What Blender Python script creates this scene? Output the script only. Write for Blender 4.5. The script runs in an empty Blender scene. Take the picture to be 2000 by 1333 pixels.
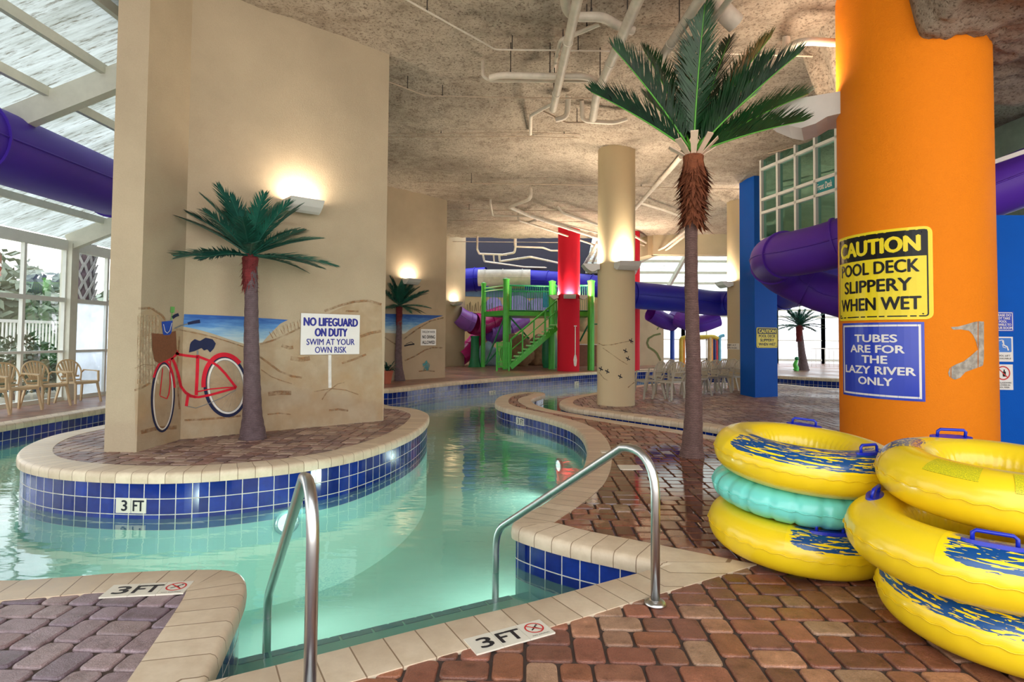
import bpy, bmesh, math, random
from mathutils import Vector, Matrix, noise
from mathutils.geometry import tessellate_polygon
random.seed(7)
PI = math.pi
scene = bpy.context.scene
COL = scene.collection

# ---------------------------------------------------------------- camera
FPX, EYE = 1150.0, 1.40
YAW, PITCH, ROLL = math.atan(30 / FPX), math.radians(2.0), math.radians(0.5)
CXP, CYP = 1000.0, 621.0
_F = Vector((-math.sin(YAW) * math.cos(PITCH), math.cos(YAW) * math.cos(PITCH), math.sin(PITCH)))
_R = Vector((math.cos(YAW), math.sin(YAW), 0))
_U = _R.cross(_F)
_R, _U = _R * math.cos(ROLL) + _U * math.sin(ROLL), _U * math.cos(ROLL) - _R * math.sin(ROLL)
cam_data = bpy.data.cameras.new('camera')
cam = bpy.data.objects.new('camera', cam_data)
COL.objects.link(cam)
cam.matrix_world = Matrix(((_R.x, _U.x, -_F.x, 0), (_R.y, _U.y, -_F.y, 0), (_R.z, _U.z, -_F.z, EYE), (0, 0, 0, 1)))
cam_data.sensor_width = 36
cam_data.lens = 36 * FPX / 2000
cam_data.shift_y = -(666.5 - CYP) / 2000
cam_data.clip_end = 300
scene.camera = cam

# ---------------------------------------------------------------- world, colour, exposure
scene.view_settings.view_transform = 'Standard'
scene.view_settings.look = 'None'
scene.view_settings.exposure = 0.68
scene.view_settings.gamma = 1.0
scene.view_settings.use_curve_mapping = False
scene.cycles.max_bounces = 7
scene.cycles.diffuse_bounces = 4
scene.cycles.glossy_bounces = 3
scene.cycles.transmission_bounces = 4
scene.cycles.transparent_max_bounces = 12
scene.cycles.caustics_reflective = False
scene.cycles.caustics_refractive = False
scene.cycles.sample_clamp_indirect = 4.0
scene.cycles.use_denoising = True
world = bpy.data.worlds.new('world')
scene.world = world
world.use_nodes = True
nt = world.node_tree
nt.nodes.clear()
wo = nt.nodes.new('ShaderNodeOutputWorld')
bg = nt.nodes.new('ShaderNodeBackground')
tc = nt.nodes.new('ShaderNodeTexCoord')
sp = nt.nodes.new('ShaderNodeSeparateXYZ')
cr = nt.nodes.new('ShaderNodeValToRGB')
nt.links.new(tc.outputs['Generated'], sp.inputs[0])
nt.links.new(sp.outputs['Z'], cr.inputs[0])
cr.color_ramp.elements[0].position = 0.0
cr.color_ramp.elements[0].color = (1.0, 0.93, 0.87, 1)
cr.color_ramp.elements[1].position = 0.30
cr.color_ramp.elements[1].color = (0.86, 0.93, 1.0, 1)
e = cr.color_ramp.elements.new(0.10)
e.color = (1.0, 0.96, 0.93, 1)
nt.links.new(cr.outputs[0], bg.inputs['Color'])
bg.inputs['Strength'].default_value = 2.3
nt.links.new(bg.outputs[0], wo.inputs[0])


# ---------------------------------------------------------------- from a sight line to a place
def ray(px, py):
    return _F + _R * ((px - CXP) / FPX) - _U * ((py - CYP) / FPX)


def G(px, py, z=0.0):
    r = ray(px, py)
    t = (z - EYE) / r.z
    return Vector((r.x * t, r.y * t, z))


def D(px, py, y):
    r = ray(px, py)
    t = y / r.y
    return Vector((r.x * t, y, EYE + r.z * t))


def V(px, py, a, b):
    """where a sight line meets the vertical plane through a and b"""
    r = ray(px, py)
    n = Vector((-(b.y - a.y), b.x - a.x, 0))
    t = n.dot(Vector((a.x, a.y, 0))) / n.dot(r)
    return Vector((r.x * t, r.y * t, EYE + r.z * t))


def cyl_hit(px, py, c, R):
    r = ray(px, py)
    a = r.x * r.x + r.y * r.y
    b = -2 * (r.x * c[0] + r.y * c[1])
    k = c[0] ** 2 + c[1] ** 2 - R * R
    dd = max(0, b * b - 4 * a * k)
    t = (-b - math.sqrt(dd)) / (2 * a)
    # angle measured in 0..2 pi so that it never jumps on the side facing us
    return math.atan2(r.y * t - c[1], r.x * t - c[0]) % (2 * PI), EYE + r.z * t


# ---------------------------------------------------------------- materials
def lin(c):
    def f(v):
        v = v / 255.0
        return v / 12.92 if v <= 0.04045 else ((v + 0.055) / 1.055) ** 2.4
    return (f(c[0]), f(c[1]), f(c[2]), 1.0)


MATS = {}


class NB:
    """a small node-tree writer"""
    def __init__(s, name):
        s.m = bpy.data.materials.new(name)
        s.m.use_nodes = True
        s.t = s.m.node_tree
        s.t.nodes.clear()
        s.out = s.n('ShaderNodeOutputMaterial')
        MATS[name] = s.m

    def n(s, typ, ins=None, **props):
        nd = s.t.nodes.new(typ)
        for k, v in props.items():
            setattr(nd, k, v)
        for k, v in (ins or {}).items():
            s.set(nd, k, v)
        return nd

    def set(s, nd, k, v):
        if hasattr(v, 'links') or isinstance(v, bpy.types.NodeSocket):
            s.t.links.new(v, nd.inputs[k])
        else:
            nd.inputs[k].default_value = v

    def noise(s, scale, detail=3, rough=0.55, co=None, dist=0.0):
        nd = s.n('ShaderNodeTexNoise', {'Scale': scale, 'Detail': detail, 'Roughness': rough, 'Distortion': dist})
        if co is not None:
            s.t.links.new(co, nd.inputs['Vector'])
        return nd.outputs['Fac']

    def coord(s, which='Object'):
        return s.n('ShaderNodeTexCoord').outputs[which]

    def mapping(s, co, scale=(1, 1, 1), loc=(0, 0, 0), rot=(0, 0, 0)):
        return s.n('ShaderNodeMapping', {'Vector': co, 'Scale': scale, 'Location': loc, 'Rotation': rot}).outputs[0]

    def ramp(s, fac, stops):
        nd = s.n('ShaderNodeValToRGB', {'Fac': fac})
        el = nd.color_ramp.elements
        while len(el) > 1:
            el.remove(el[-1])
        el[0].position, el[0].color = stops[0][0], stops[0][1]
        for p, c in stops[1:]:
            x = el.new(p)
            x.color = c
        return nd.outputs[0]

    def mix(s, fac, a, b, blend='MIX'):
        nd = s.n('ShaderNodeMix', data_type='RGBA', blend_type=blend)
        for k, v in ((0, fac), (6, a), (7, b)):
            if isinstance(v, bpy.types.NodeSocket):
                s.t.links.new(v, nd.inputs[k])
            else:
                nd.inputs[k].default_value = v
        return nd.outputs[2]

    def math(s, op, a, b=0.0, c=0.0, clamp=False):
        nd = s.n('ShaderNodeMath', operation=op, use_clamp=clamp)
        for k, v in ((0, a), (1, b), (2, c)):
            if isinstance(v, bpy.types.NodeSocket):
                s.t.links.new(v, nd.inputs[k])
            else:
                nd.inputs[k].default_value = v
        return nd.outputs[0]

    def bump(s, h, strength=0.3, dist=0.01, normal=None):
        nd = s.n('ShaderNodeBump', {'Height': h, 'Strength': strength, 'Distance': dist})
        if normal is not None:
            s.t.links.new(normal, nd.inputs['Normal'])
        return nd.outputs[0]

    def bsdf(s, col, rough=0.5, metal=0.0, normal=None, **kw):
        nd = s.n('ShaderNodeBsdfPrincipled', {'Base Color': col, 'Roughness': rough, 'Metallic': metal})
        for k, v in kw.items():
            s.set(nd, k.replace('_', ' '), v)
        if normal is not None:
            s.t.links.new(normal, nd.inputs['Normal'])
        s.t.links.new(nd.outputs[0], s.out.inputs[0])
        return nd


def mat(name, c, rough=0.5, metal=0.0, var=0.12, vscale=6.0, bump=0.0, bscale=60.0, bdist=0.004, **kw):
    if name in MATS:
        return MATS[name]
    b = NB(name)
    base = lin(c)
    co = b.coord()
    f = b.noise(vscale, 4, 0.6, co)
    dark = tuple(v * (1 - var) for v in base[:3]) + (1,)
    lite = tuple(min(1, v * (1 + var)) for v in base[:3]) + (1,)
    colr = b.ramp(f, [(0.3, dark), (0.7, lite)])
    nrm = None
    if bump > 0:
        nrm = b.bump(b.noise(bscale, 4, 0.6, co), bump, bdist)
    b.bsdf(colr, rough, metal, nrm, **kw)
    return b.m


# plaster / stucco
def stucco(name, c, bump=0.35, rough=0.85, var=0.08, stain=0.15):
    b = NB(name)
    co = b.coord()
    base = lin(c)
    big = b.noise(0.9, 4, 0.6, co)
    fine = b.noise(62, 4, 0.7, co)
    c1 = b.ramp(big, [(0.3, tuple(v * (1 - stain) for v in base[:3]) + (1,)), (0.7, base)])
    c2 = b.ramp(fine, [(0.25, (1 - var, 1 - var, 1 - var, 1)), (0.75, (1, 1, 1, 1))])
    colr = b.mix(1.0, c1, c2, 'MULTIPLY')
    n1 = b.bump(fine, bump, 0.010)
    b.bsdf(colr, rough, 0, n1, Specular_IOR_Level=0.15)
    return b.m


# ---------------------------------------------------------------- mesh builder
class MB:
    def __init__(s):
        s.v, s.f, s.uv, s.col, s.mi = [], [], {}, {}, {}

    def add(s, verts, faces, mi=None):
        o = len(s.v)
        s.v.extend([tuple(p) for p in verts])
        for f in faces:
            if mi is not None:
                s.mi[len(s.f)] = mi
            s.f.append(tuple(i + o for i in f))
        return s

    def box(s, c, d, rz=0.0, M=None):
        hx, hy, hz = d[0] / 2, d[1] / 2, d[2] / 2
        P = [Vector((sx * hx, sy * hy, sz * hz)) for sz in (-1, 1) for sx, sy in ((-1, -1), (1, -1), (1, 1), (-1, 1))]
        R = M if M is not None else Matrix.Rotation(rz, 3, 'Z')
        P = [R @ p + Vector(c) for p in P]
        return s.add(P, [(3, 2, 1, 0), (4, 5, 6, 7), (0, 1, 5, 4), (1, 2, 6, 5), (2, 3, 7, 6), (3, 0, 4, 7)])

    def bar(s, a, b, w, h, up=Vector((0, 0, 1))):
        """a box from a to b, w across, h along up"""
        a, b = Vector(a), Vector(b)
        d = (b - a).normalized()
        x = d.cross(up)
        if x.length < 1e-5:
            x = d.cross(Vector((0, 1, 0)))
        x.normalize()
        y = x.cross(d).normalized()
        P = [e + x * (sx * w / 2) + y * (sy * h / 2) for e in (a, b) for sx, sy in ((-1, -1), (1, -1), (1, 1), (-1, 1))]
        return s.add(P, [(3, 2, 1, 0), (4, 5, 6, 7), (0, 1, 5, 4), (1, 2, 6, 5), (2, 3, 7, 6), (3, 0, 4, 7)])

    def tube(s, pts, r, n=10, caps=True, closed=False):
        pts = [Vector(p) for p in pts]
        N = len(pts)
        rs = r if isinstance(r, (list, tuple)) else [r] * N
        T = []
        for i in range(N):
            a = pts[(i - 1) % N] if (i > 0 or closed) else pts[i]
            b = pts[(i + 1) % N] if (i < N - 1 or closed) else pts[i]
            T.append((b - a).normalized())
        x = T[0].orthogonal().normalized()
        rings = []
        for i in range(N):
            x = (x - T[i] * x.dot(T[i]))
            if x.length < 1e-6:
                x = T[i].orthogonal()
            x.normalize()
            y = T[i].cross(x)
            rings.append([pts[i] + (x * math.cos(2 * PI * k / n) + y * math.sin(2 * PI * k / n)) * rs[i] for k in range(n)])
        V_ = [p for rg in rings for p in rg]
        F_ = []
        M_ = N if closed else N - 1
        for i in range(M_):
            j = (i + 1) % N
            for k in range(n):
                F_.append((i * n + k, i * n + (k + 1) % n, j * n + (k + 1) % n, j * n + k))
        if caps and not closed:
            F_.append(tuple(range(n - 1, -1, -1)))
            F_.append(tuple((N - 1) * n + k for k in range(n)))
        return s.add(V_, F_)

    def lathe(s, prof, n=24, c=(0, 0, 0), a0=0.0, a1=2 * PI, caps=True):
        """prof: list of (r, z)"""
        full = abs(a1 - a0 - 2 * PI) < 1e-6
        m = n if full else n + 1
        V_ = []
        for r, z in prof:
            for k in range(m):
                a = a0 + (a1 - a0) * k / n
                V_.append((c[0] + r * math.cos(a), c[1] + r * math.sin(a), c[2] + z))
        F_ = []
        for i in range(len(prof) - 1):
            for k in range(n):
                k2 = (k + 1) % m
                F_.append((i * m + k, i * m + k2, (i + 1) * m + k2, (i + 1) * m + k))
        if caps and full:
            if prof[0][0] > 1e-5:
                F_.append(tuple(range(m - 1, -1, -1)))
            if prof[-1][0] > 1e-5:
                F_.append(tuple((len(prof) - 1) * m + k for k in range(m)))
        return s.add(V_, F_)

    def prism(s, poly, z0, z1):
        n = len(poly)
        V_ = [(p[0], p[1], z0) for p in poly] + [(p[0], p[1], z1) for p in poly]
        F_ = [(i, (i + 1) % n, n + (i + 1) % n, n + i) for i in range(n)]
        tri = tessellate_polygon([[Vector((p[0], p[1], 0)) for p in poly]])
        F_ += [tuple(reversed(t)) for t in tri] + [tuple(n + i for i in t) for t in tri]
        return s.add(V_, F_)

    def slab(s, pts, thick, nrm):
        """a flat 3-D outline given a thickness along nrm"""
        nrm = Vector(nrm).normalized()
        n = len(pts)
        P = [Vector(p) for p in pts]
        V_ = P + [p + nrm * thick for p in P]
        F_ = [(i, (i + 1) % n, n + (i + 1) % n, n + i) for i in range(n)]
        x = nrm.orthogonal().normalized()
        y = nrm.cross(x)
        tri = tessellate_polygon([[Vector((p.dot(x), p.dot(y), 0)) for p in P]])
        F_ += [tuple(t) for t in tri] + [tuple(n + i for i in t) for t in tri]
        return s.add(V_, F_)

    def grid(s, fn, nu, nv, closeu=False):
        V_ = [fn(i / nu, j / nv) for j in range(nv + 1) for i in range(nu + (0 if closeu else 1))]
        m = nu if closeu else nu + 1
        F_ = [(j * m + i, j * m + (i + 1) % m, (j + 1) * m + (i + 1) % m, (j + 1) * m + i) for j in range(nv) for i in range(nu)]
        return s.add(V_, F_)

    def build(s, name, m=None, parent=None, smooth=False, uvs=None, local=False, angle=None, fix=True):
        off = Vector((0, 0, 0))
        if parent is not None and not local:
            p = parent
            while p is not None:
                off += Vector(p.location)
                p = p.parent
        me = bpy.data.meshes.new(name)
        me.from_pydata([tuple(Vector(p) - off) for p in s.v], [], s.f)
        ms = m if isinstance(m, (list, tuple)) else [m]
        for q in ms:
            if q is not None:
                me.materials.append(q)
        if s.mi:
            for i, k in s.mi.items():
                me.polygons[i].material_index = k
        if uvs is not None:
            ul = me.uv_layers.new(name='UVMap')
            for poly in me.polygons:
                for li in poly.loop_indices:
                    ul.data[li].uv = uvs[me.loops[li].vertex_index]
        if s.col:
            ca = me.color_attributes.new('Col', 'FLOAT_COLOR', 'CORNER')
            for poly in me.polygons:
                c = s.col.get(poly.index, (1, 1, 1, 1))
                for li in poly.loop_indices:
                    ca.data[li].color = c
        if fix:
            bm = bmesh.new()
            bm.from_mesh(me)
            bmesh.ops.recalc_face_normals(bm, faces=bm.faces)
            bm.to_mesh(me)
            bm.free()
        if smooth:
            me.polygons.foreach_set('use_smooth', [True] * len(me.polygons))
            if angle:
                me.set_sharp_from_angle(angle=math.radians(angle))
        me.update()
        o = bpy.data.objects.new(name, me)
        COL.objects.link(o)
        if parent is not None:
            o.parent = parent
        return o


def thing(name, label, cat, loc=(0, 0, 0), rz=0.0, group=None):
    o = bpy.data.objects.new(name, None)
    o.empty_display_size = 0.1
    COL.objects.link(o)
    o.location = loc
    o.rotation_euler = (0, 0, rz)
    return tag(o, label, cat, group)


def tag(o, label, cat, group=None, kind=None):
    o['label'] = label
    o['category'] = cat
    if group:
        o['group'] = group
    if kind:
        o['kind'] = kind
    return o


def struct(o, label=None):
    o['kind'] = 'structure'
    if label:
        o['label'] = label
    return o


def dup(root, loc, rz=None, label=None, group=None, scale=None):
    r = root.copy()
    COL.objects.link(r)
    r.location = loc
    if rz is not None:
        r.rotation_euler = (0, 0, rz)
    if scale:
        r.scale = (scale,) * 3
    if label:
        r['label'] = label
    if group:
        r['group'] = group
    for ch in list(root.children):
        c = ch.copy()
        COL.objects.link(c)
        c.parent = r
        for g in ch.children:
            d = g.copy()
            COL.objects.link(d)
            d.parent = c
    return r


def smooth_path(pts, it=2, closed=False):
    """corner cutting; a point given as (x, y[, z], 's') keeps its corner"""
    P = [(Vector(p[:-1]), True) if isinstance(p, tuple) and p[-1] == 's' else (Vector(p), False) for p in pts]
    for _ in range(it):
        Q = []
        n = len(P)
        for i in range(n):
            p, sh = P[i]
            if sh or (not closed and i in (0, n - 1)):
                Q.append((p, sh))
                continue
            a, b = P[(i - 1) % n][0], P[(i + 1) % n][0]
            Q.append((p.lerp(a, 0.25), False))
            Q.append((p.lerp(b, 0.25), False))
        P = Q
    return [p for p, _ in P]


# ---------------------------------------------------------------- lettering
def text_tris(body, bold=0.0):
    cu = bpy.data.curves.new('t', 'FONT')
    cu.body = body
    cu.resolution_u = 3
    ob = bpy.data.objects.new('t', cu)
    COL.objects.link(ob)
    dg = bpy.context.evaluated_depsgraph_get()
    me = bpy.data.meshes.new_from_object(ob.evaluated_get(dg))
    v = [(p.co.x, p.co.y) for p in me.vertices]
    f = [tuple(p.vertices) for p in me.polygons]
    bpy.data.objects.remove(ob)
    bpy.data.curves.remove(cu)
    bpy.data.meshes.remove(me)
    return v, f


def put_text(mb, body, fmap, cx, cy, w, h, off=0.002, bold=0.0, mi=None):
    """letters of total width w and cap height h centred on cx, cy, placed by fmap(u, v, off)"""
    v, f = text_tris(body, bold)
    if not v:
        return
    x0, x1 = min(p[0] for p in v), max(p[0] for p in v)
    y0, y1 = min(p[1] for p in v), max(p[1] for p in v)
    e = bold * h * 1.1
    for k, (ex, ey) in enumerate(((0, 0), (-e, 0), (e, 0), (0, e * 0.6), (0, -e * 0.6)) if bold > 0.004 else ((0, 0),)):
        mb.add([fmap(cx + ex + ((p[0] - x0) / (x1 - x0) - 0.5) * (w - 2 * e), cy + ey + ((p[1] - y0) / (y1 - y0) - 0.5) * (h - e), off + k * 0.00004) for p in v], f, mi)


def flat_map(c, r, n):
    c, r, n = Vector(c), Vector(r).normalized(), Vector(n).normalized()
    u = n.cross(r)
    if u.z < -0.01:
        u = -u
    return lambda a, b, o: c + r * a + u * b + n * o


def plate(mb, fmap, x0, x1, y0, y1, off0, off1, rc=0.0, nu=1, mi=None):
    """a plate in sign space, corners rounded by rc, bent over nu columns"""
    pts = []
    if rc > 0:
        for cx, cy, a in ((x1 - rc, y1 - rc, 0), (x0 + rc, y1 - rc, 90), (x0 + rc, y0 + rc, 180), (x1 - rc, y0 + rc, 270)):
            for k in range(5):
                t = math.radians(a + k * 22.5)
                pts.append((cx + rc * math.cos(t), cy + rc * math.sin(t)))
    xs = sorted(set([x0 + (x1 - x0) * i / nu for i in range(nu + 1)] + [p[0] for p in pts]))

    def yr(x):
        if rc <= 0:
            return y0, y1
        d = 0.0
        if x < x0 + rc:
            d = rc - math.sqrt(max(0, rc * rc - (x0 + rc - x) ** 2))
        elif x > x1 - rc:
            d = rc - math.sqrt(max(0, rc * rc - (x - x1 + rc) ** 2))
        return y0 + d, y1 - d
    V_, F_ = [], []
    for x in xs:
        a, b = yr(x)
        V_ += [fmap(x, a, off0), fmap(x, b, off0), fmap(x, b, off1), fmap(x, a, off1)]
    n = len(xs)
    for i in range(n - 1):
        for k in range(4):
            F_.append((i * 4 + k, i * 4 + (k + 1) % 4, (i + 1) * 4 + (k + 1) % 4, (i + 1) * 4 + k))
    F_ += [(0, 1, 2, 3), tuple((n - 1) * 4 + k for k in (3, 2, 1, 0))]
    mb.add(V_, F_, mi)


def ring2(mb, fmap, cx, cy, r0, r1, off, n=28, mi=None):
    V_ = []
    for k in range(n):
        a = 2 * PI * k / n
        V_ += [fmap(cx + r0 * math.cos(a), cy + r0 * math.sin(a), off), fmap(cx + r1 * math.cos(a), cy + r1 * math.sin(a), off)]
    mb.add(V_, [(2 * k, 2 * k + 1, 2 * ((k + 1) % n) + 1, 2 * ((k + 1) % n)) for k in range(n)], mi)


def stroke2(mb, fmap, pts, w, off, mi=None):
    """a flat brush stroke through pts in sign space; w may be a list"""
    n = len(pts)
    ws = w if isinstance(w, (list, tuple)) else [w] * n
    V_ = []
    for i in range(n):
        a = pts[max(0, i - 1)]
        b = pts[min(n - 1, i + 1)]
        dx, dy = b[0] - a[0], b[1] - a[1]
        L = math.hypot(dx, dy) or 1
        nx, ny = -dy / L * ws[i] / 2, dx / L * ws[i] / 2
        V_ += [fmap(pts[i][0] + nx, pts[i][1] + ny, off), fmap(pts[i][0] - nx, pts[i][1] - ny, off)]
    mb.add(V_, [(2 * i, 2 * i + 1, 2 * i + 3, 2 * i + 2) for i in range(n - 1)], mi)

# ================================================================ MATERIALS OF THE SHELL
M_wall = stucco('cream_stucco', (192, 174, 146))
M_pier = stucco('cream_stucco_pier', (224, 206, 172))
M_orange = stucco('orange_stucco', (250, 140, 22), 0.8, 0.6, 0.05, 0.04)
M_blue = stucco('blue_stucco', (0, 92, 196), 0.25, 0.6, 0.04, 0.12)
M_red = stucco('red_stucco', (214, 30, 52), 0.2, 0.6, 0.04, 0.05)
M_white_frame = mat('white_painted_metal', (214, 214, 206), 0.45, var=0.05)
M_steel_beam = mat('cream_painted_steel', (206, 204, 188), 0.5, var=0.06)


def m_ceiling():
    b = NB('sprayed_ceiling')
    co = b.coord()
    big = b.noise(0.45, 5, 0.65, co)
    mid = b.noise(5, 6, 0.75, co)
    fine = b.noise(26, 5, 0.75, co)
    c1 = b.ramp(big, [(0.32, lin((160, 144, 126))), (0.68, lin((208, 194, 174)))])
    c2 = b.ramp(mid, [(0.36, (0.50, 0.46, 0.43, 1)), (0.50, (0.92, 0.90, 0.88, 1)), (0.7, (1, 1, 1, 1))])
    c3 = b.ramp(fine, [(0.37, (0.34, 0.30, 0.28, 1)), (0.48, (1, 1, 1, 1))])
    col = b.mix(1.0, b.mix(0.75, c1, c2, 'MULTIPLY'), c3, 'MULTIPLY')
    h = b.math('ADD', b.math('MULTIPLY', mid, 1.5), fine)
    b.bsdf(col, 0.95, 0, b.bump(h, 0.9, 0.035))
    return b.m


def m_coping():
    b = NB('coping_stone')
    uv = b.coord('UV')
    co = b.coord()
    br = b.n('ShaderNodeTexBrick', {'Vector': uv, 'Color1': lin((226, 206, 178)), 'Color2': lin((210, 188, 160)),
             'Mortar': lin((150, 124, 98)), 'Scale': 1.0, 'Mortar Size': 0.0035, 'Mortar Smooth': 0.3, 'Brick Width': 0.155, 'Row Height': 50.0}, offset=0.0)
    sp_ = b.noise(9, 5, 0.7, co)
    fine = b.noise(90, 3, 0.6, co)
    st = b.ramp(sp_, [(0.3, (0.84, 0.8, 0.76, 1)), (0.62, (1, 1, 1, 1))])
    col = b.mix(1.0, br.outputs['Color'], st, 'MULTIPLY')
    n1 = b.bump(fine, 0.15, 0.002)
    n2 = b.n('ShaderNodeBump', {'Height': br.outputs['Fac'], 'Strength': 0.8, 'Distance': 0.004, 'Normal': n1}, invert=True).outputs[0]
    b.bsdf(col, b.ramp(sp_, [(0.35, (0.35, 0.35, 0.35, 1)), (0.7, (0.6, 0.6, 0.6, 1))]), 0, n2)
    return b.m


def m_tile():
    b = NB('blue_pool_tile')
    uv = b.coord('UV')
    br = b.n('ShaderNodeTexBrick', {'Vector': uv, 'Color1': lin((8, 28, 104)), 'Color2': lin((16, 50, 146)),
             'Mortar': lin((214, 206, 190)), 'Scale': 1.0, 'Mortar Size': 0.0042, 'Mortar Smooth': 0.05, 'Bias': -0.1,
             'Brick Width': 0.145, 'Row Height': 0.145}, offset=0.0)
    n_ = b.noise(14, 4, 0.6, b.coord())
    col = b.mix(0.5, br.outputs['Color'], b.ramp(n_, [(0.3, (0.5, 0.5, 0.6, 1)), (0.7, (1.25, 1.25, 1.2, 1))]), 'MULTIPLY')
    rg = b.math('MULTIPLY_ADD', br.outputs['Fac'], 0.5, 0.12)
    nb = b.n('ShaderNodeBump', {'Height': br.outputs['Fac'], 'Strength': 0.6, 'Distance': 0.004}, invert=True).outputs[0]
    b.bsdf(col, rg, 0, nb)
    return b.m


def m_paver(name, tint, wetness):
    b = NB(name)
    co = b.coord()
    at = b.n('ShaderNodeAttribute', attribute_name='Col').outputs['Color']
    n1 = b.noise(11, 6, 0.75, co)
    n2 = b.noise(140, 3, 0.7, co)
    n3 = b.noise(0.55, 3, 0.5, co)
    st = b.ramp(n1, [(0.30, (0.50, 0.44, 0.40, 1)), (0.48, (0.95, 0.92, 0.88, 1)), (0.60, (1.1, 1.08, 1.05, 1)), (0.72, (1.7, 1.75, 1.75, 1))])
    col = b.mix(1.0, b.mix(1.0, at, st, 'MULTIPLY'), tint, 'MULTIPLY')
    col = b.mix(0.45, col, b.ramp(n2, [(0.35, (0.6, 0.6, 0.6, 1)), (0.65, (1.3, 1.3, 1.3, 1))]), 'MULTIPLY')
    d = wetness
    pz = b.n('ShaderNodeVectorMath', {0: b.mapping(co, (1, 0.62, 1), (-1.65, -3.55, 0))}, operation='LENGTH').outputs['Value']
    wet = b.math('ADD', b.math('SUBTRACT', 1.6, pz), b.math('MULTIPLY', b.math('SUBTRACT', b.noise(1.3, 4, 0.6, co), 0.5), 2.2))
    wet = b.math('MULTIPLY', wet, 2.2, clamp=True)
    rg = b.mix(wet, b.ramp(n3, [(0.36, (0.26, 0.26, 0.26, 1)), (0.58, (0.5, 0.5, 0.5, 1))]), (d, d, d, 1))
    col = b.mix(wet, col, b.mix(1.0, col, (0.62, 0.6, 0.6, 1), 'MULTIPLY'))
    h = b.math('ADD', b.math('MULTIPLY', n1, 2.0), n2)
    nb = b.n('ShaderNodeBump', {'Height': h, 'Strength': b.math('MULTIPLY_ADD', wet, -0.66, 0.68), 'Distance': 0.005}).outputs[0]
    b.bsdf(col, rg, 0, nb, Specular_IOR_Level=0.6)
    return b.m


def m_brickfloor():
    b = NB('paver_deck_far')
    co = b.coord()
    br = b.n('ShaderNodeTexBrick', {'Vector': co, 'Color1': lin((158, 118, 100)), 'Color2': lin((122, 92, 84)),
             'Mortar': lin((88, 70, 62)), 'Scale': 1.0, 'Mortar Size': 0.004, 'Brick Width': 0.217, 'Row Height': 0.145})
    n3 = b.noise(0.7, 4, 0.6, co)
    col = b.mix(1.0, br.outputs['Color'], b.ramp(n3, [(0.3, (0.8, 0.78, 0.78, 1)), (0.7, (1.35, 1.28, 1.2, 1))]), 'MULTIPLY')
    b.bsdf(col, b.ramp(n3, [(0.4, (0.28, 0.28, 0.28, 1)), (0.6, (0.45, 0.45, 0.45, 1))]), 0, b.bump(br.outputs['Fac'], 0.2, 0.003))
    return b.m


M_ceil = m_ceiling()
M_coping = m_coping()
M_tile = m_tile()
M_paver = m_paver('paver_red', (1.0, 0.93, 0.88, 1), 0.045)
M_paver_isl = m_paver('paver_island', (0.95, 0.93, 0.94, 1), 0.2)
M_brickfar = m_brickfloor()
M_grout = mat('paver_joint_sand', (72, 56, 48), 0.8)
M_plaster = mat('pool_plaster', (184, 226, 212), 0.7, var=0.05, vscale=2)
WATER_Z, FLOOR_Z = -0.31, -1.25

# ================================================================ DECKS (plan outlines)
TILING = [(0, 0, 2, 3), (2, 0, 2, 2), (4, 0, 3, 2), (7, 0, 2, 2), (9, 0, 2, 3), (11, 0, 3, 2), (2, 2, 3, 2), (5, 2, 2, 2), (7, 2, 2, 3),
          (11, 2, 3, 2), (0, 3, 2, 2), (9, 3, 2, 3), (2, 4, 2, 2), (4, 4, 3, 2), (11, 4, 3, 2), (0, 5, 2, 3), (7, 5, 2, 3), (2, 6, 2, 2),
          (4, 6, 3, 2), (9, 6, 3, 2), (12, 6, 2, 3), (0, 8, 3, 2), (3, 8, 2, 3), (5, 8, 3, 2), (8, 8, 2, 2), (10, 8, 2, 3), (12, 9, 2, 3),
          (0, 10, 3, 2), (5, 10, 2, 2), (7, 10, 3, 2), (3, 11, 2, 3), (10, 11, 2, 3), (0, 12, 3, 2), (5, 12, 3, 2), (8, 12, 2, 2), (12, 12, 2, 2)]
PAVER_WINDOW_LIT = [(146, 128, 136), (130, 114, 126), (156, 138, 142), (126, 110, 124), (148, 124, 128), (138, 122, 134)]  # bluish window light put into the left bay's paver colours
PAVER_PINK = [(156, 124, 112), (136, 108, 102), (170, 142, 126), (126, 98, 94), (150, 112, 100), (182, 156, 138)]
PAVER_TONES = [(160, 104, 82), (144, 92, 74), (172, 126, 100), (132, 86, 72), (160, 124, 102), (122, 80, 64), (150, 98, 72), (168, 136, 112), (138, 94, 74)]


def area2(P):
    return sum(P[i].x * P[(i + 1) % len(P)].y - P[(i + 1) % len(P)].x * P[i].y for i in range(len(P)))


def inset(P, d):
    """closed ccw outline moved inwards by d"""
    n = len(P)
    Q = []
    for i in range(n):
        a, p, c = P[i - 1], P[i], P[(i + 1) % n]
        e1 = (p - a).normalized()
        e2 = (c - p).normalized()
        n1 = Vector((-e1.y, e1.x))
        n2 = Vector((-e2.y, e2.x))
        m = n1 + n2
        if m.length < 1e-4:
            m = n1
        m.normalize()
        k = max(0.45, m.dot(n1))
        Q.append(p + m * (d / k))
    return Q


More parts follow.
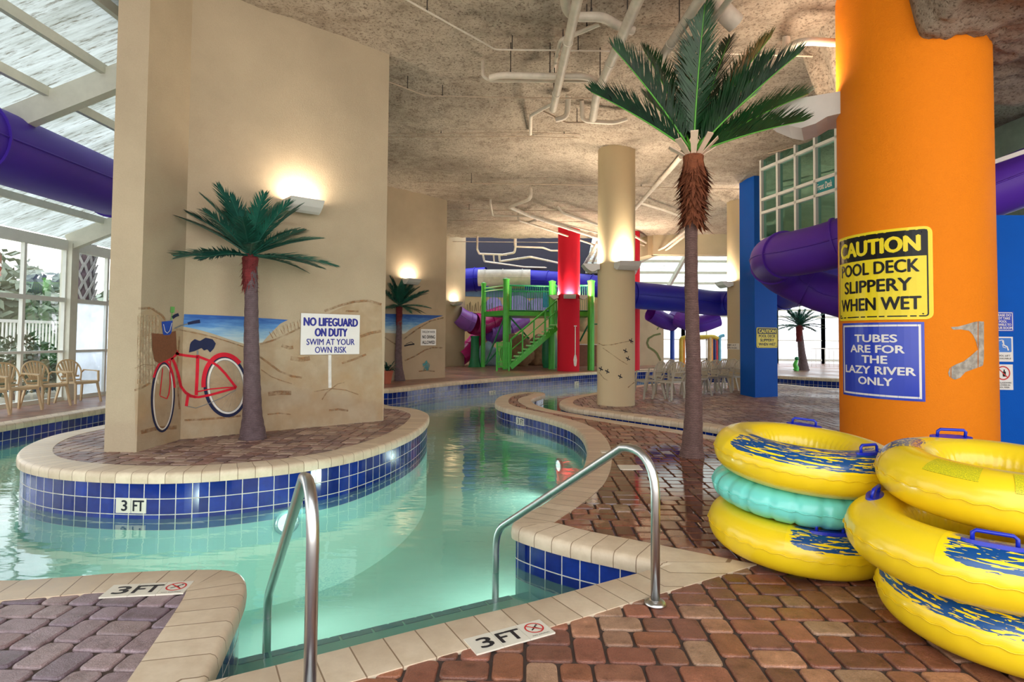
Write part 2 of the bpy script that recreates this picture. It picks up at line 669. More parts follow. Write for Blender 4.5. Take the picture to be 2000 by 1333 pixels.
def untangle(P, Q):
    """where an inner outline folds over itself at a tight bend, pull the folded run to one point"""
    n = len(P)
    Q = [q.copy() for q in Q]
    for _ in range(14):
        bad = [(Q[(i + 1) % n] - Q[i]).dot(P[(i + 1) % n] - P[i]) < -1e-9 for i in range(n)]
        if not any(bad):
            break
        i = 0
        while i < n:
            if bad[i]:
                j = i
                while j + 1 < n and bad[j + 1]:
                    j += 1
                ids = [k % n for k in range(i, j + 2)]
                if j - i < 12:
                    ids = [(i - 1) % n] + ids + [(j + 2) % n]
                m = sum((Q[k] for k in ids), Vector((0, 0))) / len(ids)
                for k in ids:
                    Q[k] = m.copy()
                i = j + 1
            i += 1
    return Q


def inside(P, x, y):
    c = False
    n = len(P)
    j = n - 1
    for i in range(n):
        if (P[i].y > y) != (P[j].y > y) and x < (P[j].x - P[i].x) * (y - P[i].y) / (P[j].y - P[i].y) + P[i].x:
            c = not c
        j = i
    return c


def dedupe(P, eps=0.02):
    Q = []
    for p in P:
        if not Q or (p - Q[-1]).length > eps:
            Q.append(p)
    if (Q[0] - Q[-1]).length < eps:
        Q.pop()
    return Q


def deck(pts, z, m_floor, pavers=True, box=None, cw=0.30, tones=None):
    P = dedupe([Vector((p.x, p.y)) for p in smooth_path(pts, 2, True)])
    if area2(P) < 0:
        P.reverse()
    n = len(P)
    arc = [0.0]
    for i in range(n):
        arc.append(arc[-1] + (P[(i + 1) % n] - P[i]).length)
    prof = [(0.032, -0.105), (0.0, -0.098), (-0.004, -0.06), (0.0, -0.022), (0.01, -0.006), (0.03, 0.004), (cw, 0.004), (cw, -0.03)]
    rings = [untangle(P, inset(P, o)) if o > 0.1 else inset(P, o) for o, _ in prof]
    mb = MB()
    uv = []
    m = len(prof)
    for i in range(n + 1):
        for k in range(m):
            q = rings[k][i % n]
            mb.v.append((q.x, q.y, z + prof[k][1]))
            uv.append((arc[i], 0.5 + prof[k][0]))
    for i in range(n):
        for k in range(m - 1):
            mb.f.append((i * m + k, (i + 1) * m + k, (i + 1) * m + k + 1, i * m + k + 1))
    cop = struct(mb.build('trim_1', M_coping, uvs=uv, smooth=True, angle=40))
    # tile band and plaster wall below it
    wall = inset(P, 0.032)
    for nm, mt, za, zb in (('trim_2', M_tile, z - 0.10, z - 0.10 - 0.145 * (2 if z < 0.05 else 3)), ('wall_pool', M_plaster, z - 0.10 - 0.145 * (2 if z < 0.05 else 3), FLOOR_Z)):
        mb = MB()
        uv = []
        for i in range(n + 1):
            q = wall[i % n]
            mb.v += [(q.x, q.y, za), (q.x, q.y, zb)]
            uv += [(arc[i], 0.0), (arc[i], zb - za)]
        for i in range(n):
            mb.f.append((2 * i, 2 * i + 1, 2 * i + 3, 2 * i + 2))
        struct(mb.build(nm, mt, uvs=uv))
    # walking surface
    top = inset(P, cw - 0.02)
    base = inset(P, 0.06)
    mb = MB()
    tri = tessellate_polygon([[Vector((p.x, p.y, 0)) for p in base]])
    mb.add([(p.x, p.y, z - (0.013 if pavers else 0.0)) for p in base], tri)
    fl = struct(mb.build('floor', M_grout if pavers else m_floor))
    if pavers:
        lim = untangle(P, inset(P, 0.07))
        U = 0.0725
        x0, x1 = min(p.x for p in P), max(p.x for p in P)
        y0, y1 = min(p.y for p in P), max(p.y for p in P)
        if box:
            x0, x1, y0, y1 = max(x0, box[0]), min(x1, box[1]), max(y0, box[2]), min(y1, box[3])
        mb = MB()
        per = 14 * U
        rnd = random.Random(5)
        for ty in range(int(math.floor(y0 / per)), int(math.ceil(y1 / per)) + 1):
            for tx in range(int(math.floor(x0 / per)), int(math.ceil(x1 / per)) + 1):
                for (a, b_, w, h) in TILING:
                    xa, ya = tx * per + a * U, ty * per + b_ * U
                    xb, yb = xa + w * U, ya + h * U
                    if xb < x0 or xa > x1 or yb < y0 or ya > y1:
                        continue
                    if not (inside(lim, xa, ya) and inside(lim, xb, ya) and inside(lim, xa, yb) and inside(lim, xb, yb)):
                        continue
                    dist = math.hypot((xa + xb) / 2, (ya + yb) / 2)
                    g = 0.006
                    xa += g; ya += g; xb -= g; yb -= g
                    ns = 3 if dist < 5 else 1
                    rings_ = []
                    for rr, ins, zz in ((0.026, 0.0, -0.013), (0.027, 0.001, -0.007), (0.029, 0.004, -0.0025), (0.032, 0.011, 0.0)) if dist < 5 else ((0.014, 0.0, -0.011), (0.02, 0.006, 0.0)):
                        R_ = []
                        for cx, cy, a0 in ((xb - rr, yb - rr, 0), (xa + rr, yb - rr, 90), (xa + rr, ya + rr, 180), (xb - rr, ya + rr, 270)):
                            for k in range(ns + 1):
                                t = math.radians(a0 + 90 * k / ns)
                                R_.append((cx + (rr - ins) * math.cos(t), cy + (rr - ins) * math.sin(t), z + zz))
                        rings_.append(R_)
                    L = len(rings_[0])
                    o = len(mb.f)
                    tz = rnd.uniform(-0.0012, 0.0012)
                    mb.add([(p[0], p[1], p[2] + tz) for R_ in rings_ for p in R_],
                           [(r * L + k, r * L + (k + 1) % L, (r + 1) * L + (k + 1) % L, (r + 1) * L + k) for r in range(len(rings_) - 1) for k in range(L)]
                           + [tuple((len(rings_) - 1) * L + k for k in range(L))])
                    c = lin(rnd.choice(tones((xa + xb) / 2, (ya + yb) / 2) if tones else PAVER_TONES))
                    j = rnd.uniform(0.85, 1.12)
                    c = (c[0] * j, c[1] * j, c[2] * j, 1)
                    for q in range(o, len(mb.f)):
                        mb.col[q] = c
        struct(mb.build('floor', m_floor, fix=False))
    return P, arc


def gp(lst, z):
    out = []
    for p in lst:
        q = G(p[0], p[1], z)
        out.append((q.x, q.y, 's') if len(p) > 2 else (q.x, q.y))
    return out


# near deck: left bay, front strip and the winding peninsula
near_pts = gp([(0, 1135), (124, 1126), (249, 1116), (373, 1111), (448, 1111), (474, 1119), (483, 1136), (477, 1164), (440, 1245), (402, 1328, 's'),
               (614, 1277), (860, 1214), (1027, 1176), (1150, 1142), (1300, 1102, 's'), (1222, 1085), (1099, 1060), (1003, 1031), (997, 1021),
               (1020, 1006), (1060, 984), (1100, 958), (1123, 939), (1140, 912), (1147, 885), (1146, 866), (1136, 846), (1112, 830), (1069, 817), (1028, 807),
               (990, 799), (967, 791), (966, 782), (975, 774), (996, 769), (1025, 766), (1056, 766), (1068, 769), (1056, 774), (1040, 778), (1036, 784),
               (1050, 792), (1069, 799), (1107, 806), (1184, 819), (1251, 829), (1333, 841), (1450, 862)], 0.0)
near_deck = near_pts + [(4.3, 8.75), (5.2, 9.0), (12.0, 9.0, 's'), (12.0, -3.0, 's'), (-9.0, -3.0, 's'), (-9.0, 3.3, 's')]
_l = G(0, 1135, 0)
near_deck[-1] = (-9.0, _l.y - 0.12, 's')
P_near, A_near = deck(near_deck, 0.0, M_paver, box=(-5.5, 7.0, 0.9, 15.0), tones=lambda x, y: PAVER_WINDOW_LIT if x < -0.62 and y > 1 else PAVER_TONES)

# island under the mural wall
ISL_Z = 0.12
isl = gp([(205, 830), (120, 846), (80, 857), (45, 872), (30, 888), (38, 902), (83, 914), (166, 922), (290, 926), (400, 923), (539, 911), (620, 900),
          (700, 885), (780, 859), (824, 836), (840, 816), (836, 806), (806, 797), (750, 793)], ISL_Z)
isl += [(-3.0, 12.2), (-4.3, 13.0), (-5.4, 12.2), (-6.1, 10.6)]
P_isl, A_isl = deck(isl, ISL_Z, M_paver_isl, tones=lambda x, y: PAVER_PINK)

# right deck with the chairs
rt = gp([(1240, 753), (1165, 767), (1125, 773), (1100, 779), (1091, 786), (1096, 792), (1112, 797), (1160, 803), (1242, 814), (1338, 826), (1400, 836), (1470, 847)], 0.0)
rt += [(4.4, 9.1), (5.2, 8.9, 's'), (13.0, 8.9, 's'), (13.0, 16.5, 's')]
q = G(1622, 760)
rt += [(q.x, q.y), (G(1519, 749).x, G(1519, 749).y), (G(1430, 748).x, G(1430, 748).y), (G(1300, 748).x, G(1300, 748).y)]
P_rt, A_rt = deck(rt, 0.0, M_paver_isl, box=(0.5, 9, 8.5, 19), tones=lambda x, y: PAVER_PINK)

# far deck
FAR_Z = 0.12
fr = [(-6.9, 15.5), (-5.4, 14.4)] + gp([(748, 764), (866, 748), (950, 742), (1076, 733), (1160, 727), (1240, 723), (1300, 721), (1400, 725), (1470, 731), (1520, 735), (1580, 738), (1640, 741)], FAR_Z)
fr += [(13.0, 19.4), (22.0, 19.0, 's'), (22.0, 36.0, 's'), (-7.6, 36.0, 's'), (-7.6, 17.0, 's')]
P_far, A_far = deck(fr, FAR_Z, M_brickfar, pavers=False)

# left deck along the window wall
q1, q2 = G(0, 831), G(205, 799)
ex = (q1.x + q2.x) / 2
WX = -9.85
lf = [(ex, -3.0, 's'), (ex, 36.0, 's'), (WX - 0.2, 36.0, 's'), (WX - 0.2, -3.0, 's')]
P_left, A_left = deck(lf, 0.0, M_brickfar, pavers=False)
print('left deck edge x', ex)

# ================================================================ WATER
b = NB('pool_water')
co = b.coord()
n1 = b.noise(1.6, 3, 0.55, b.mapping(co, (0.7, 1.6, 1)))
n2 = b.noise(7, 3, 0.5, b.mapping(co, (0.6, 1.4, 1)))
nb = b.bump(b.math('ADD', n1, b.math('MULTIPLY', n2, 0.18)), 0.28, 0.03)
fr_ = b.n('ShaderNodeFresnel', {'IOR': 1.33, 'Normal': nb}).outputs[0]
tr = b.n('ShaderNodeBsdfTransparent', {'Color': (0.78, 0.97, 0.92, 1)})
gl = b.n('ShaderNodeBsdfGlossy', {'Color': (1, 1, 1, 1), 'Roughness': 0.03, 'Normal': nb})
df = b.n('ShaderNodeBsdfDiffuse', {'Color': lin((176, 244, 222)), 'Normal': nb})
tl = b.n('ShaderNodeBsdfTranslucent', {'Color': lin((150, 240, 220)), 'Normal': nb})
sh = b.n('ShaderNodeMixShader', {0: 0.35, 1: df.outputs[0], 2: tl.outputs[0]})
body = b.n('ShaderNodeMixShader', {0: 0.22, 1: tr.outputs[0], 2: sh.outputs[0]})
mx = b.n('ShaderNodeMixShader', {0: b.math('MULTIPLY', fr_, 1.3, clamp=True), 1: body.outputs[0], 2: gl.outputs[0]})
b.t.links.new(mx.outputs[0], b.out.inputs[0])
M_water = b.m
mb = MB()
mb.add([(-9.9, -3, WATER_Z), (22, -3, WATER_Z), (22, 30, WATER_Z), (-9.9, 30, WATER_Z)], [(0, 1, 2, 3)])
o = mb.build('pool_water', M_water)
tag(o, 'turquoise water of the winding lazy river between the decks', 'water', kind='stuff')
mb = MB()
mb.add([(-9.9, -3, FLOOR_Z), (22, -3, FLOOR_Z), (22, 30, FLOOR_Z), (-9.9, 30, FLOOR_Z)], [(0, 1, 2, 3)])
struct(mb.build('floor', M_plaster))

# underwater entry steps with blue tile nosings, along the front strip
sa, sb = G(430, 1318), G(1230, 1122)
sd = Vector((sb.x - sa.x, sb.y - sa.y)).normalized()
sn = Vector((-sd.y, sd.x))
M_step_tile = mat('step_nosing_tile', (6, 60, 120), 0.3)
for k, (o1, zt) in enumerate(((0.97, -0.44), (1.26, -0.58), (1.6, -0.85))):
    L0, L1 = 0.12, (sb - sa).length - 0.12
    P4 = [Vector((sa.x, sa.y)) + sd * L0, Vector((sa.x, sa.y)) + sd * L1, Vector((sa.x, sa.y)) + sd * L1 + sn * o1, Vector((sa.x, sa.y)) + sd * L0 + sn * o1]
    mb = MB()
    mb.prism([(p.x, p.y) for p in P4], FLOOR_Z, zt)
    struct(mb.build('trim_3', M_plaster))
    mb = MB()
    nt_ = int((L1 - L0) / 0.20)
    for i in range(nt_):
        a = P4[3] + sd * (i * 0.20 + 0.005) - sn * 0.06
        c = a + sd * 0.095 + sn * 0.033
        mb.box((c.x, c.y, zt + 0.002), (0.185, 0.055, 0.006), math.atan2(sd.y, sd.x))
    if k < 2:
        struct(mb.build('trim_4', M_step_tile))

# ================================================================ CEILING SLAB
CZ = 5.85


def sstep(a, b_, x):
    t = max(0.0, min(1.0, (x - a) / (b_ - a)))
    return t * t * (3 - 2 * t)


def ceil_z(x, y):
    low = sstep(0.6, 2.0, x) * sstep(9.5, 11.5, y) * (1 - sstep(15, 18, y)) * 0.22
    n_ = noise.noise(Vector((x * 0.8, y * 0.8, 0))) * 0.05 + noise.noise(Vector((x * 2.7, y * 2.7, 3))) * 0.03 + noise.noise(Vector((x * 7, y * 7, 7))) * 0.014
    # shallow folds where the slab thickens towards the walls
    fold = 0.16 * sstep(-0.6, 0.6, (y - 10.6) - 0.15 * x) - 0.16 * sstep(-0.5, 0.5, (y - 15.5) - 0.1 * x)
    return CZ - low + n_ - fold * 0.8


mb = MB()
mb.grid(lambda u, v: (-5.25 + u * 19.25, -1.0 + v * 27, ceil_z(-5.25 + u * 19.25, -1.0 + v * 27)), 190, 260)
struct(mb.build('ceiling', M_ceil, smooth=True))
mb = MB()
mb.box((4.4, 12.5, CZ + 0.75), (19.3, 27, 1.0))
struct(mb.build('ceiling', M_wall))
# sprayed drop beam around the head of the orange column
OC = (4.77, 7.40)
OR = 0.81

# ================================================================ PIERS AND WING WALLS
fold, wend = G(352, 859, ISL_Z), G(749, 822, ISL_Z)
pf1, pf2 = G(207, 882, ISL_Z), G(263, 885, ISL_Z)
px1 = (pf2.x + fold.x) / 2
pyf = (pf1.y + pf2.y) / 2
FOLD = Vector((px1, fold.y, 0))
d45 = (Vector((wend.x, wend.y, 0)) - FOLD).normalized()
WEND = Vector((wend.x, wend.y, 0))
n45 = Vector((-d45.y, d45.x, 0))
print('pier', pf1, pf2, fold, wend)
mb = MB()
ZT = 7.5
mb.prism([(pf1.x, pyf), (px1, pyf), (px1, fold.y), (WEND.x, WEND.y), (WEND.x + n45.x * 0.34, WEND.y + n45.y * 0.34), (pf1.x, fold.y + 0.55)], ISL_Z - 0.02, ZT)
struct(mb.build('wall_front', M_wall))
wing = []
for k, (a, b_, zt) in enumerate((((750, 745), (869, 738), 0), ((872, 717), (907, 714), 0))):
    if k == 0:
        A, B = G(*a, FAR_Z), G(*b_, FAR_Z)
    else:
        B = D(907, 714, 27.0)
        A = D(860, 716, 25.6)
    A.z = B.z = 0
    dd = (B - A).normalized()
    A2 = A - dd * 2.5
    nn = Vector((-dd.y, dd.x, 0)) * 0.35
    mb = MB()
    mb.prism([(A2.x, A2.y), (B.x, B.y), (B.x + nn.x, B.y + nn.y), (A2.x + nn.x, A2.y + nn.y)], FAR_Z - 0.02, CZ + 0.3)
    struct(mb.build('wall_middle' if k == 0 else 'wall_back', M_wall))
    wing.append((A, B))
    print('wing', A, B)
W2A, W2B = wing[0]
# far wall behind the play area
M_mural_far = stucco('tan_stucco', (206, 178, 128))
mb = MB()
mb.box((-1.0, 31.2, 2.3), (13.2, 0.3, 4.4))
struct(mb.build('wall_far', M_mural_far))
mb = MB()
mb.box((-1.0, 30.9, 5.8), (13.2, 0.5, 3.2))
struct(mb.build('wall_far', mat('dark_recess', (30, 28, 44), 0.7)))  # darkness of the recess put into the upper wall's colour

# round and square columns
cols = []


def column(name, c, r, z0, z1, m, label, n=48):
    t = thing(name, label, 'column', (c[0], c[1], z0), group=None)
    mb = MB()
    mb.lathe([(r, z0), (r, z1)], n, (c[0], c[1], 0), caps=False)
    mb.build('shaft', m, t, smooth=True)
    return t


column('round_column', OC, OR, -0.02, CZ + 0.2, M_orange, 'huge round orange column with two warning signs behind the stacked tubes', 96)
M_cream_col = stucco('cream_column', (206, 186, 148), 0.12, 0.7, 0.04, 0.06)
BC = D(1203, 787, 12.75)
BCc = (BC.x, 12.75)
t_bc = column('round_column', BCc, 0.40, -0.02, CZ + 0.2, M_cream_col, 'cream round column with painted birds, at the left of the white plastic chairs')
RC = D(1110, 727, 23.6)
column('round_column', (RC.x, 23.6), 0.44, FAR_Z - 0.02, CZ + 0.2, M_red, 'red round column with a white paddle painted low on it')
RC2 = D(1228, 727, 24.6)
column('round_column', (RC2.x, 24.6), 0.45, FAR_Z - 0.02, CZ + 0.2, M_red, 'red round column half hidden behind the cream column with birds')
BC2 = D(1441, 748, 18.0)
column('round_column', (BC2.x, 17.6), 0.42, -0.02, CZ + 0.2, M_cream_col, 'cream round column directly left of the square blue pillar')
# blue pillar
b1, b2, b3 = G(1446, 771), G(1475, 777), G(1519, 775)
b4 = b1 + (b3 - b2)
t = thing('square_pillar', 'bright blue square pillar with a small yellow caution sign', 'column', (b2.x, b2.y, 0))
mb = MB()
mb.prism([(p.x, p.y) for p in (b1, b2, b3, b4)], -0.02, CZ + 0.2)
mb.build('shaft', M_blue, t)
BLUE = (b2, b3)
print('blue', b1, b2, b3)
# low blue wall at the right
bw = G(1960, 875)
mb = MB()
mb.box((bw.x + 3.2, bw.y + 0.2, 1.55), (8.4, 0.4, 3.14))
struct(mb.build('wall_right', M_blue))
BWY = bw.y
print('bluewall', bw)

# sprayed collar where the ceiling runs down over the orange column
mb = MB()
rnd = random.Random(3)


def lump(u, v):
    x = 4.12 + u * 6.6
    y = 5.2 + v * 3.9
    edge = min(sstep(0, 0.05, u), 1) * sstep(0, 0.12, v) * (1 - sstep(0.90, 1.0, v))
    z = CZ - edge * 0.98 + noise.noise(Vector((x * 2.2, y * 2.2, 1))) * 0.10 * edge + noise.noise(Vector((x * 6, y * 6, 5))) * 0.045 * edge
    z += noise.noise(Vector((x * 14, y * 14, 5))) * 0.03 * edge
    x += noise.noise(Vector((u * 5, v * 9, 2))) * 0.3
    return (x, y, z)


mb.grid(lump, 110, 90)
struct(mb.build('ceiling', M_ceil, smooth=True))
for c, r in ((BCc, 0.40), ((BC2.x, 17.6), 0.42)):
    mb = MB()

    def cf(u, v):
        a = u * 2 * PI
        rr = r - 0.01 + v * (0.55 + 0.12 * math.sin(3 * a))
        z = 5.50 + 0.42 * v ** 0.7 + noise.noise(Vector((math.cos(a) * 2, math.sin(a) * 2, v * 3))) * 0.05
        return (c[0] + rr * math.cos(a), c[1] + rr * math.sin(a), z)
    mb.grid(cf, 48, 8, closeu=True)
    struct(mb.build('ceiling', M_ceil, smooth=True))

# ================================================================ LEFT GLAZED HALL
b = NB('window_glass')
fr_ = b.n('ShaderNodeFresnel', {'IOR': 1.45}).outputs[0]
tr = b.n('ShaderNodeBsdfTransparent', {'Color': (0.93, 0.97, 0.97, 1)})
gl = b.n('ShaderNodeBsdfGlossy', {'Roughness': 0.02})
mx = b.n('ShaderNodeMixShader', {0: b.math('MULTIPLY', fr_, 0.3), 1: tr.outputs[0], 2: gl.outputs[0]})
b.t.links.new(mx.outputs[0], b.out.inputs[0])
M_glass = b.m
b = NB('frosted_film')
n_ = b.noise(1.3, 4, 0.6, b.coord())
tr = b.n('ShaderNodeBsdfTransparent', {'Color': (0.95, 0.97, 1, 1)})
tl = b.n('ShaderNodeBsdfTranslucent', {'Color': (0.86, 0.90, 1, 1)})
mx = b.n('ShaderNodeMixShader', {0: b.ramp(n_, [(0.3, (0.55, 0.55, 0.55, 1)), (0.7, (0.85, 0.85, 0.85, 1))]), 1: tr.outputs[0], 2: tl.outputs[0]})
b.t.links.new(mx.outputs[0], b.out.inputs[0])
M_fog = b.m


def m_roofpanel(name='translucent_roof_panel', k=1.0):
    b = NB(name)
    co = b.coord()
    w = b.n('ShaderNodeTexWave', {'Vector': co, 'Scale': 3.1, 'Distortion': 0.0}, wave_type='BANDS', bands_direction='Y').outputs['Fac']
    d1 = b.noise(1.1, 5, 0.7, b.mapping(co, (0.5, 3.0, 1)))
    d2 = b.noise(4, 5, 0.75, b.mapping(co, (0.5, 5.0, 1)))
    col = b.mix(1.0, b.ramp(d1, [(0.3, lin((128 * k, 132 * k, 122 * k))), (0.6, lin((168 * k, 174 * k, 170 * k)))]), b.ramp(d2, [(0.34, (0.30, 0.24, 0.17, 1)), (0.47, (1, 1, 1, 1))]), 'MULTIPLY')
    nb = b.bump(w, 0.8, 0.03)
    tl = b.n('ShaderNodeBsdfTranslucent', {'Color': col, 'Normal': nb})
    df = b.n('ShaderNodeBsdfDiffuse', {'Color': col, 'Normal': nb})
    mx = b.n('ShaderNodeMixShader', {0: 0.25, 1: tl.outputs[0], 2: df.outputs[0]})
    b.t.links.new(mx.outputs[0], b.out.inputs[0])
    return b.m


M_panel = m_roofpanel()
M_panel_far = m_roofpanel('clear_roof_panel', 1.35)
RS = 0.40
EZ = 3.42


def roof_z(x):
    return EZ + RS * (x - WX)


# structural bays of the left hall
BAY0, BAY = 12.35, 4.35
bays = [BAY0 + BAY * k for k in range(-4, 5)]
mb = MB()
mb.add([(WX - 0.3, -5, roof_z(WX - 0.3) + 0.2), (-4.2, -5, roof_z(-4.2) + 0.2), (-4.2, 30, roof_z(-4.2) + 0.2), (WX - 0.3, 30, roof_z(WX - 0.3) + 0.2)], [(0, 1, 2, 3)])
struct(mb.build('ceiling', M_panel), 'corrugated translucent roof panels')
mbp = MB()
k = 0
while True:
    x = -5.15 - 0.79 * k
    if x < WX + 0.2:
        break
    mb = MB()
    mb.bar((x, -5, roof_z(x) + 0.12), (x, 30, roof_z(x) + 0.12), 0.07, 0.13)
    struct(mb.build('trim_5', M_steel_beam), 'roof purlin')
    k += 1
for y in bays:
    mb = MB()
    mb.bar((WX, y, roof_z(WX) - 0.05), (-4.3, y, roof_z(-4.3) - 0.05), 0.14, 0.34)
    struct(mb.build('trim_6', M_steel_beam), 'roof rafter')
    mb = MB()
    mb.box((WX + 0.02, y, 1.66), (0.24, 0.2, 3.36))
    struct(mb.build('trim_7', M_steel_beam), 'window wall post')
    mb = MB()
    mb.bar((WX + 0.75, y, roof_z(WX + 0.75) + 0.03), (-4.3, y + 2.2, roof_z(-4.3) + 0.03), 0.05, 0.05)
    # slender brace
for i in range(len(bays) - 1):
    ya, yb = bays[i] + 0.1, bays[i + 1] - 0.1
    w = struct(bpy.data.objects.new('window_1', None))
    COL.objects.link(w)
    w.location = (WX, (ya + yb) / 2, 0)
    mb = MB()
    for z, h in ((0.04, 0.08), (1.04, 0.05), (2.13, 0.09), (3.30, 0.22)):
        mb.box((WX, (ya + yb) / 2, z), (0.10, yb - ya, h))
    nmul = 3
    for j in range(nmul + 2):
        yy = ya + (yb - ya) * j / (nmul + 1)
        mb.box((WX, yy, 1.7), (0.08, 0.06, 3.3))
    mb.build('window_frame', M_white_frame, w)
    mb = MB()
    mb.add([(WX + 0.01, ya, 0.05), (WX + 0.01, yb, 0.05), (WX + 0.01, yb, 3.3), (WX + 0.01, ya, 3.3)], [(0, 1, 2, 3)])
    mb.build('pane', M_glass, w)
    if bays[i] >= BAY0 - 0.1:
        mb = MB()
        mb.add([(WX - 0.02, ya, 0.05), (WX - 0.02, yb, 0.05), (WX - 0.02, yb, 2.1), (WX - 0.02, ya, 2.1)], [(0, 1, 2, 3)])
        mb.build('fogged_film', M_fog, w)
struct(MB().box((0, 0, 0), (0.01, 0.01, 0.01)).build('trim_8', M_steel_beam)).hide_render = True
bpy.data.objects.remove(bpy.data.objects['trim_8'])

# slab edge fascia above the hall
mb = MB()
mb.box((-5.2, 12.0, 6.15), (0.25, 32, 1.0))
struct(mb.build('wall_left_fascia', M_wall))

# ================================================================ FAR RIGHT GLAZED HALL
FY = 33.5
mb = MB()
A_, B_ = (2.4, 25.2), (13.8, 25.2)
M_fascia = stucco('cream_fascia', (214, 196, 160))
mb.box((9.6, 25.2, 5.45), (8.6, 0.5, 0.9))
struct(mb.build('wall_fascia', M_fascia))
mb = MB()
mb.bar((5.35, 25.2, 5.45), (3.6, 31.5, 5.45), 0.5, 0.9)
struct(mb.build('wall_fascia', M_fascia))
mb = MB()
mb.add([(3.0, 25.0, 6.9), (30, 25.0, 6.9), (30, FY + 0.3, 3.9), (3.0, FY + 0.3, 3.9)], [(0, 1, 2, 3)])
struct(mb.build('ceiling', M_panel_far), 'translucent roof of the far hall')
for k in range(7):
    y = 25.6 + k * 1.25
    z = 6.9 - (y - 25.0) * 3.0 / (FY - 24.7) - 0.12
    mb = MB()
    mb.bar((3.0, y, z), (30, y, z), 0.08, 0.12)
    struct(mb.build('trim_5', M_steel_beam))
for k in range(7):
    x = 4.0 + k * 3.6
    mb = MB()
    mb.bar((x, 25, 6.65), (x, FY, 3.7), 0.12, 0.26)
    struct(mb.build('trim_6', M_steel_beam))
for k in range(9):
    xa, xb = 3.6 + k * 2.6, 3.6 + (k + 1) * 2.6
    w = struct(bpy.data.objects.new('window_2', None))
    COL.objects.link(w)
    w.location = ((xa + xb) / 2, FY, FAR_Z)
    mb = MB()
    for z, h in ((0.2, 0.12), (1.3, 0.05), (2.62, 0.12), (3.0, 0.1), (3.75, 0.2)):
        mb.box(((xa + xb) / 2, FY, FAR_Z + z), (xb - xa, 0.1, h))
    for j in range(3):
        mb.box((xa + (xb - xa) * j / 2, FY, FAR_Z + 1.9), (0.2 if j != 1 else 0.07, 0.1, 3.8))
    mb.build('window_frame', M_white_frame, w)
    mb = MB()
    mb.add([(xa, FY + 0.02, FAR_Z), (xb, FY + 0.02, FAR_Z), (xb, FY + 0.02, FAR_Z + 3.8), (xa, FY + 0.02, FAR_Z + 3.8)], [(0, 1, 2, 3)])
    mb.build('pane', M_fog, w)
# a short cream wall panel far left of the windows
mb = MB()
fa, fb = D(1240, 640, 29.0), D(1292, 640, 30.0)
mb.bar((fa.x, 29.0, 1.6), (fb.x, 30.0, 1.6), 0.3, 3.2)
struct(mb.build('wall_panel', M_wall))

# ================================================================ UPPER GLAZED ROOM
ua = D(1489, 472, 13.45)
ub = D(1620, 435, 11.5)
uc = ua + (ub - ua) * 1.9
UZ0 = (ua.z + ub.z) / 2
UZ1 = CZ - 0.30
ud = Vector((uc.x - ua.x, uc.y - ua.y, 0))
UL = ud.length
ud.normalize()
un = Vector((-ud.y, ud.x, 0))
if un.x > 0:
    un = -un
print('upper', ua, ub, UZ0)
W3 = struct(bpy.data.objects.new('window_3', None))
COL.objects.link(W3)
W3.location = (ua.x, ua.y, UZ0)
mb = MB()
cell = 0.56
zs = [UZ0, UZ0 + 0.62, UZ0 + 0.92, UZ0 + 1.62, UZ1 + 0.2]
nm_ = int(UL / cell)
for j in range(nm_ + 1):
    p = ua + ud * (j * cell)
    mb.bar((p.x, p.y, UZ0), (p.x, p.y, UZ1 + 0.3), 0.06, 0.09, up=un)
for z in zs:
    p, q = ua.copy(), ua + ud * (nm_ * cell)
    mb.bar((p.x, p.y, z), (q.x, q.y, z), 0.09, 0.06)
mb.build('window_frame', M_white_frame, W3)
b = NB('green_tinted_glass')
tr = b.n('ShaderNodeBsdfTransparent', {'Color': (0.36, 0.78, 0.66, 1)})
gl = b.n('ShaderNodeBsdfGlossy', {'Roughness': 0.04, 'Color': (0.42, 0.80, 0.68, 1)})
mx = b.n('ShaderNodeMixShader', {0: 0.55, 1: tr.outputs[0], 2: gl.outputs[0]})
b.t.links.new(mx.outputs[0], b.out.inputs[0])
M_green = b.m
mb = MB()
q = ua + ud * (nm_ * cell)
off = -un * 0.02
mb.add([(ua.x + off.x, ua.y + off.y, UZ0), (q.x + off.x, q.y + off.y, UZ0), (q.x + off.x, q.y + off.y, UZ1 + 0.3), (ua.x + off.x, ua.y + off.y, UZ1 + 0.3)], [(0, 1, 2, 3)])
mb.build('pane', M_green, W3)
# room behind the green glass
M_room = mat('upper_room_wall', (176, 190, 170), 0.8)
mb = MB()
r0 = ua - un * 0.1
r1 = q - un * 0.1
r2, r3 = r1 - un * 3.2, r0 - un * 3.2
mb.slab([(r0.x, r0.y, UZ0 - 0.02), (r1.x, r1.y, UZ0 - 0.02), (r2.x, r2.y, UZ0 - 0.02), (r3.x, r3.y, UZ0 - 0.02)], -0.08, (0, 0, 1))
mb.bar((r2.x, r2.y, UZ0 + 1.2), (r3.x, r3.y, UZ0 + 1.2), 0.1, 2.6)
mb.bar((r0.x, r0.y, UZ0 + 1.2), (r3.x, r3.y, UZ0 + 1.2), 0.1, 2.6)
struct(mb.build('wall_upper_room', M_room))

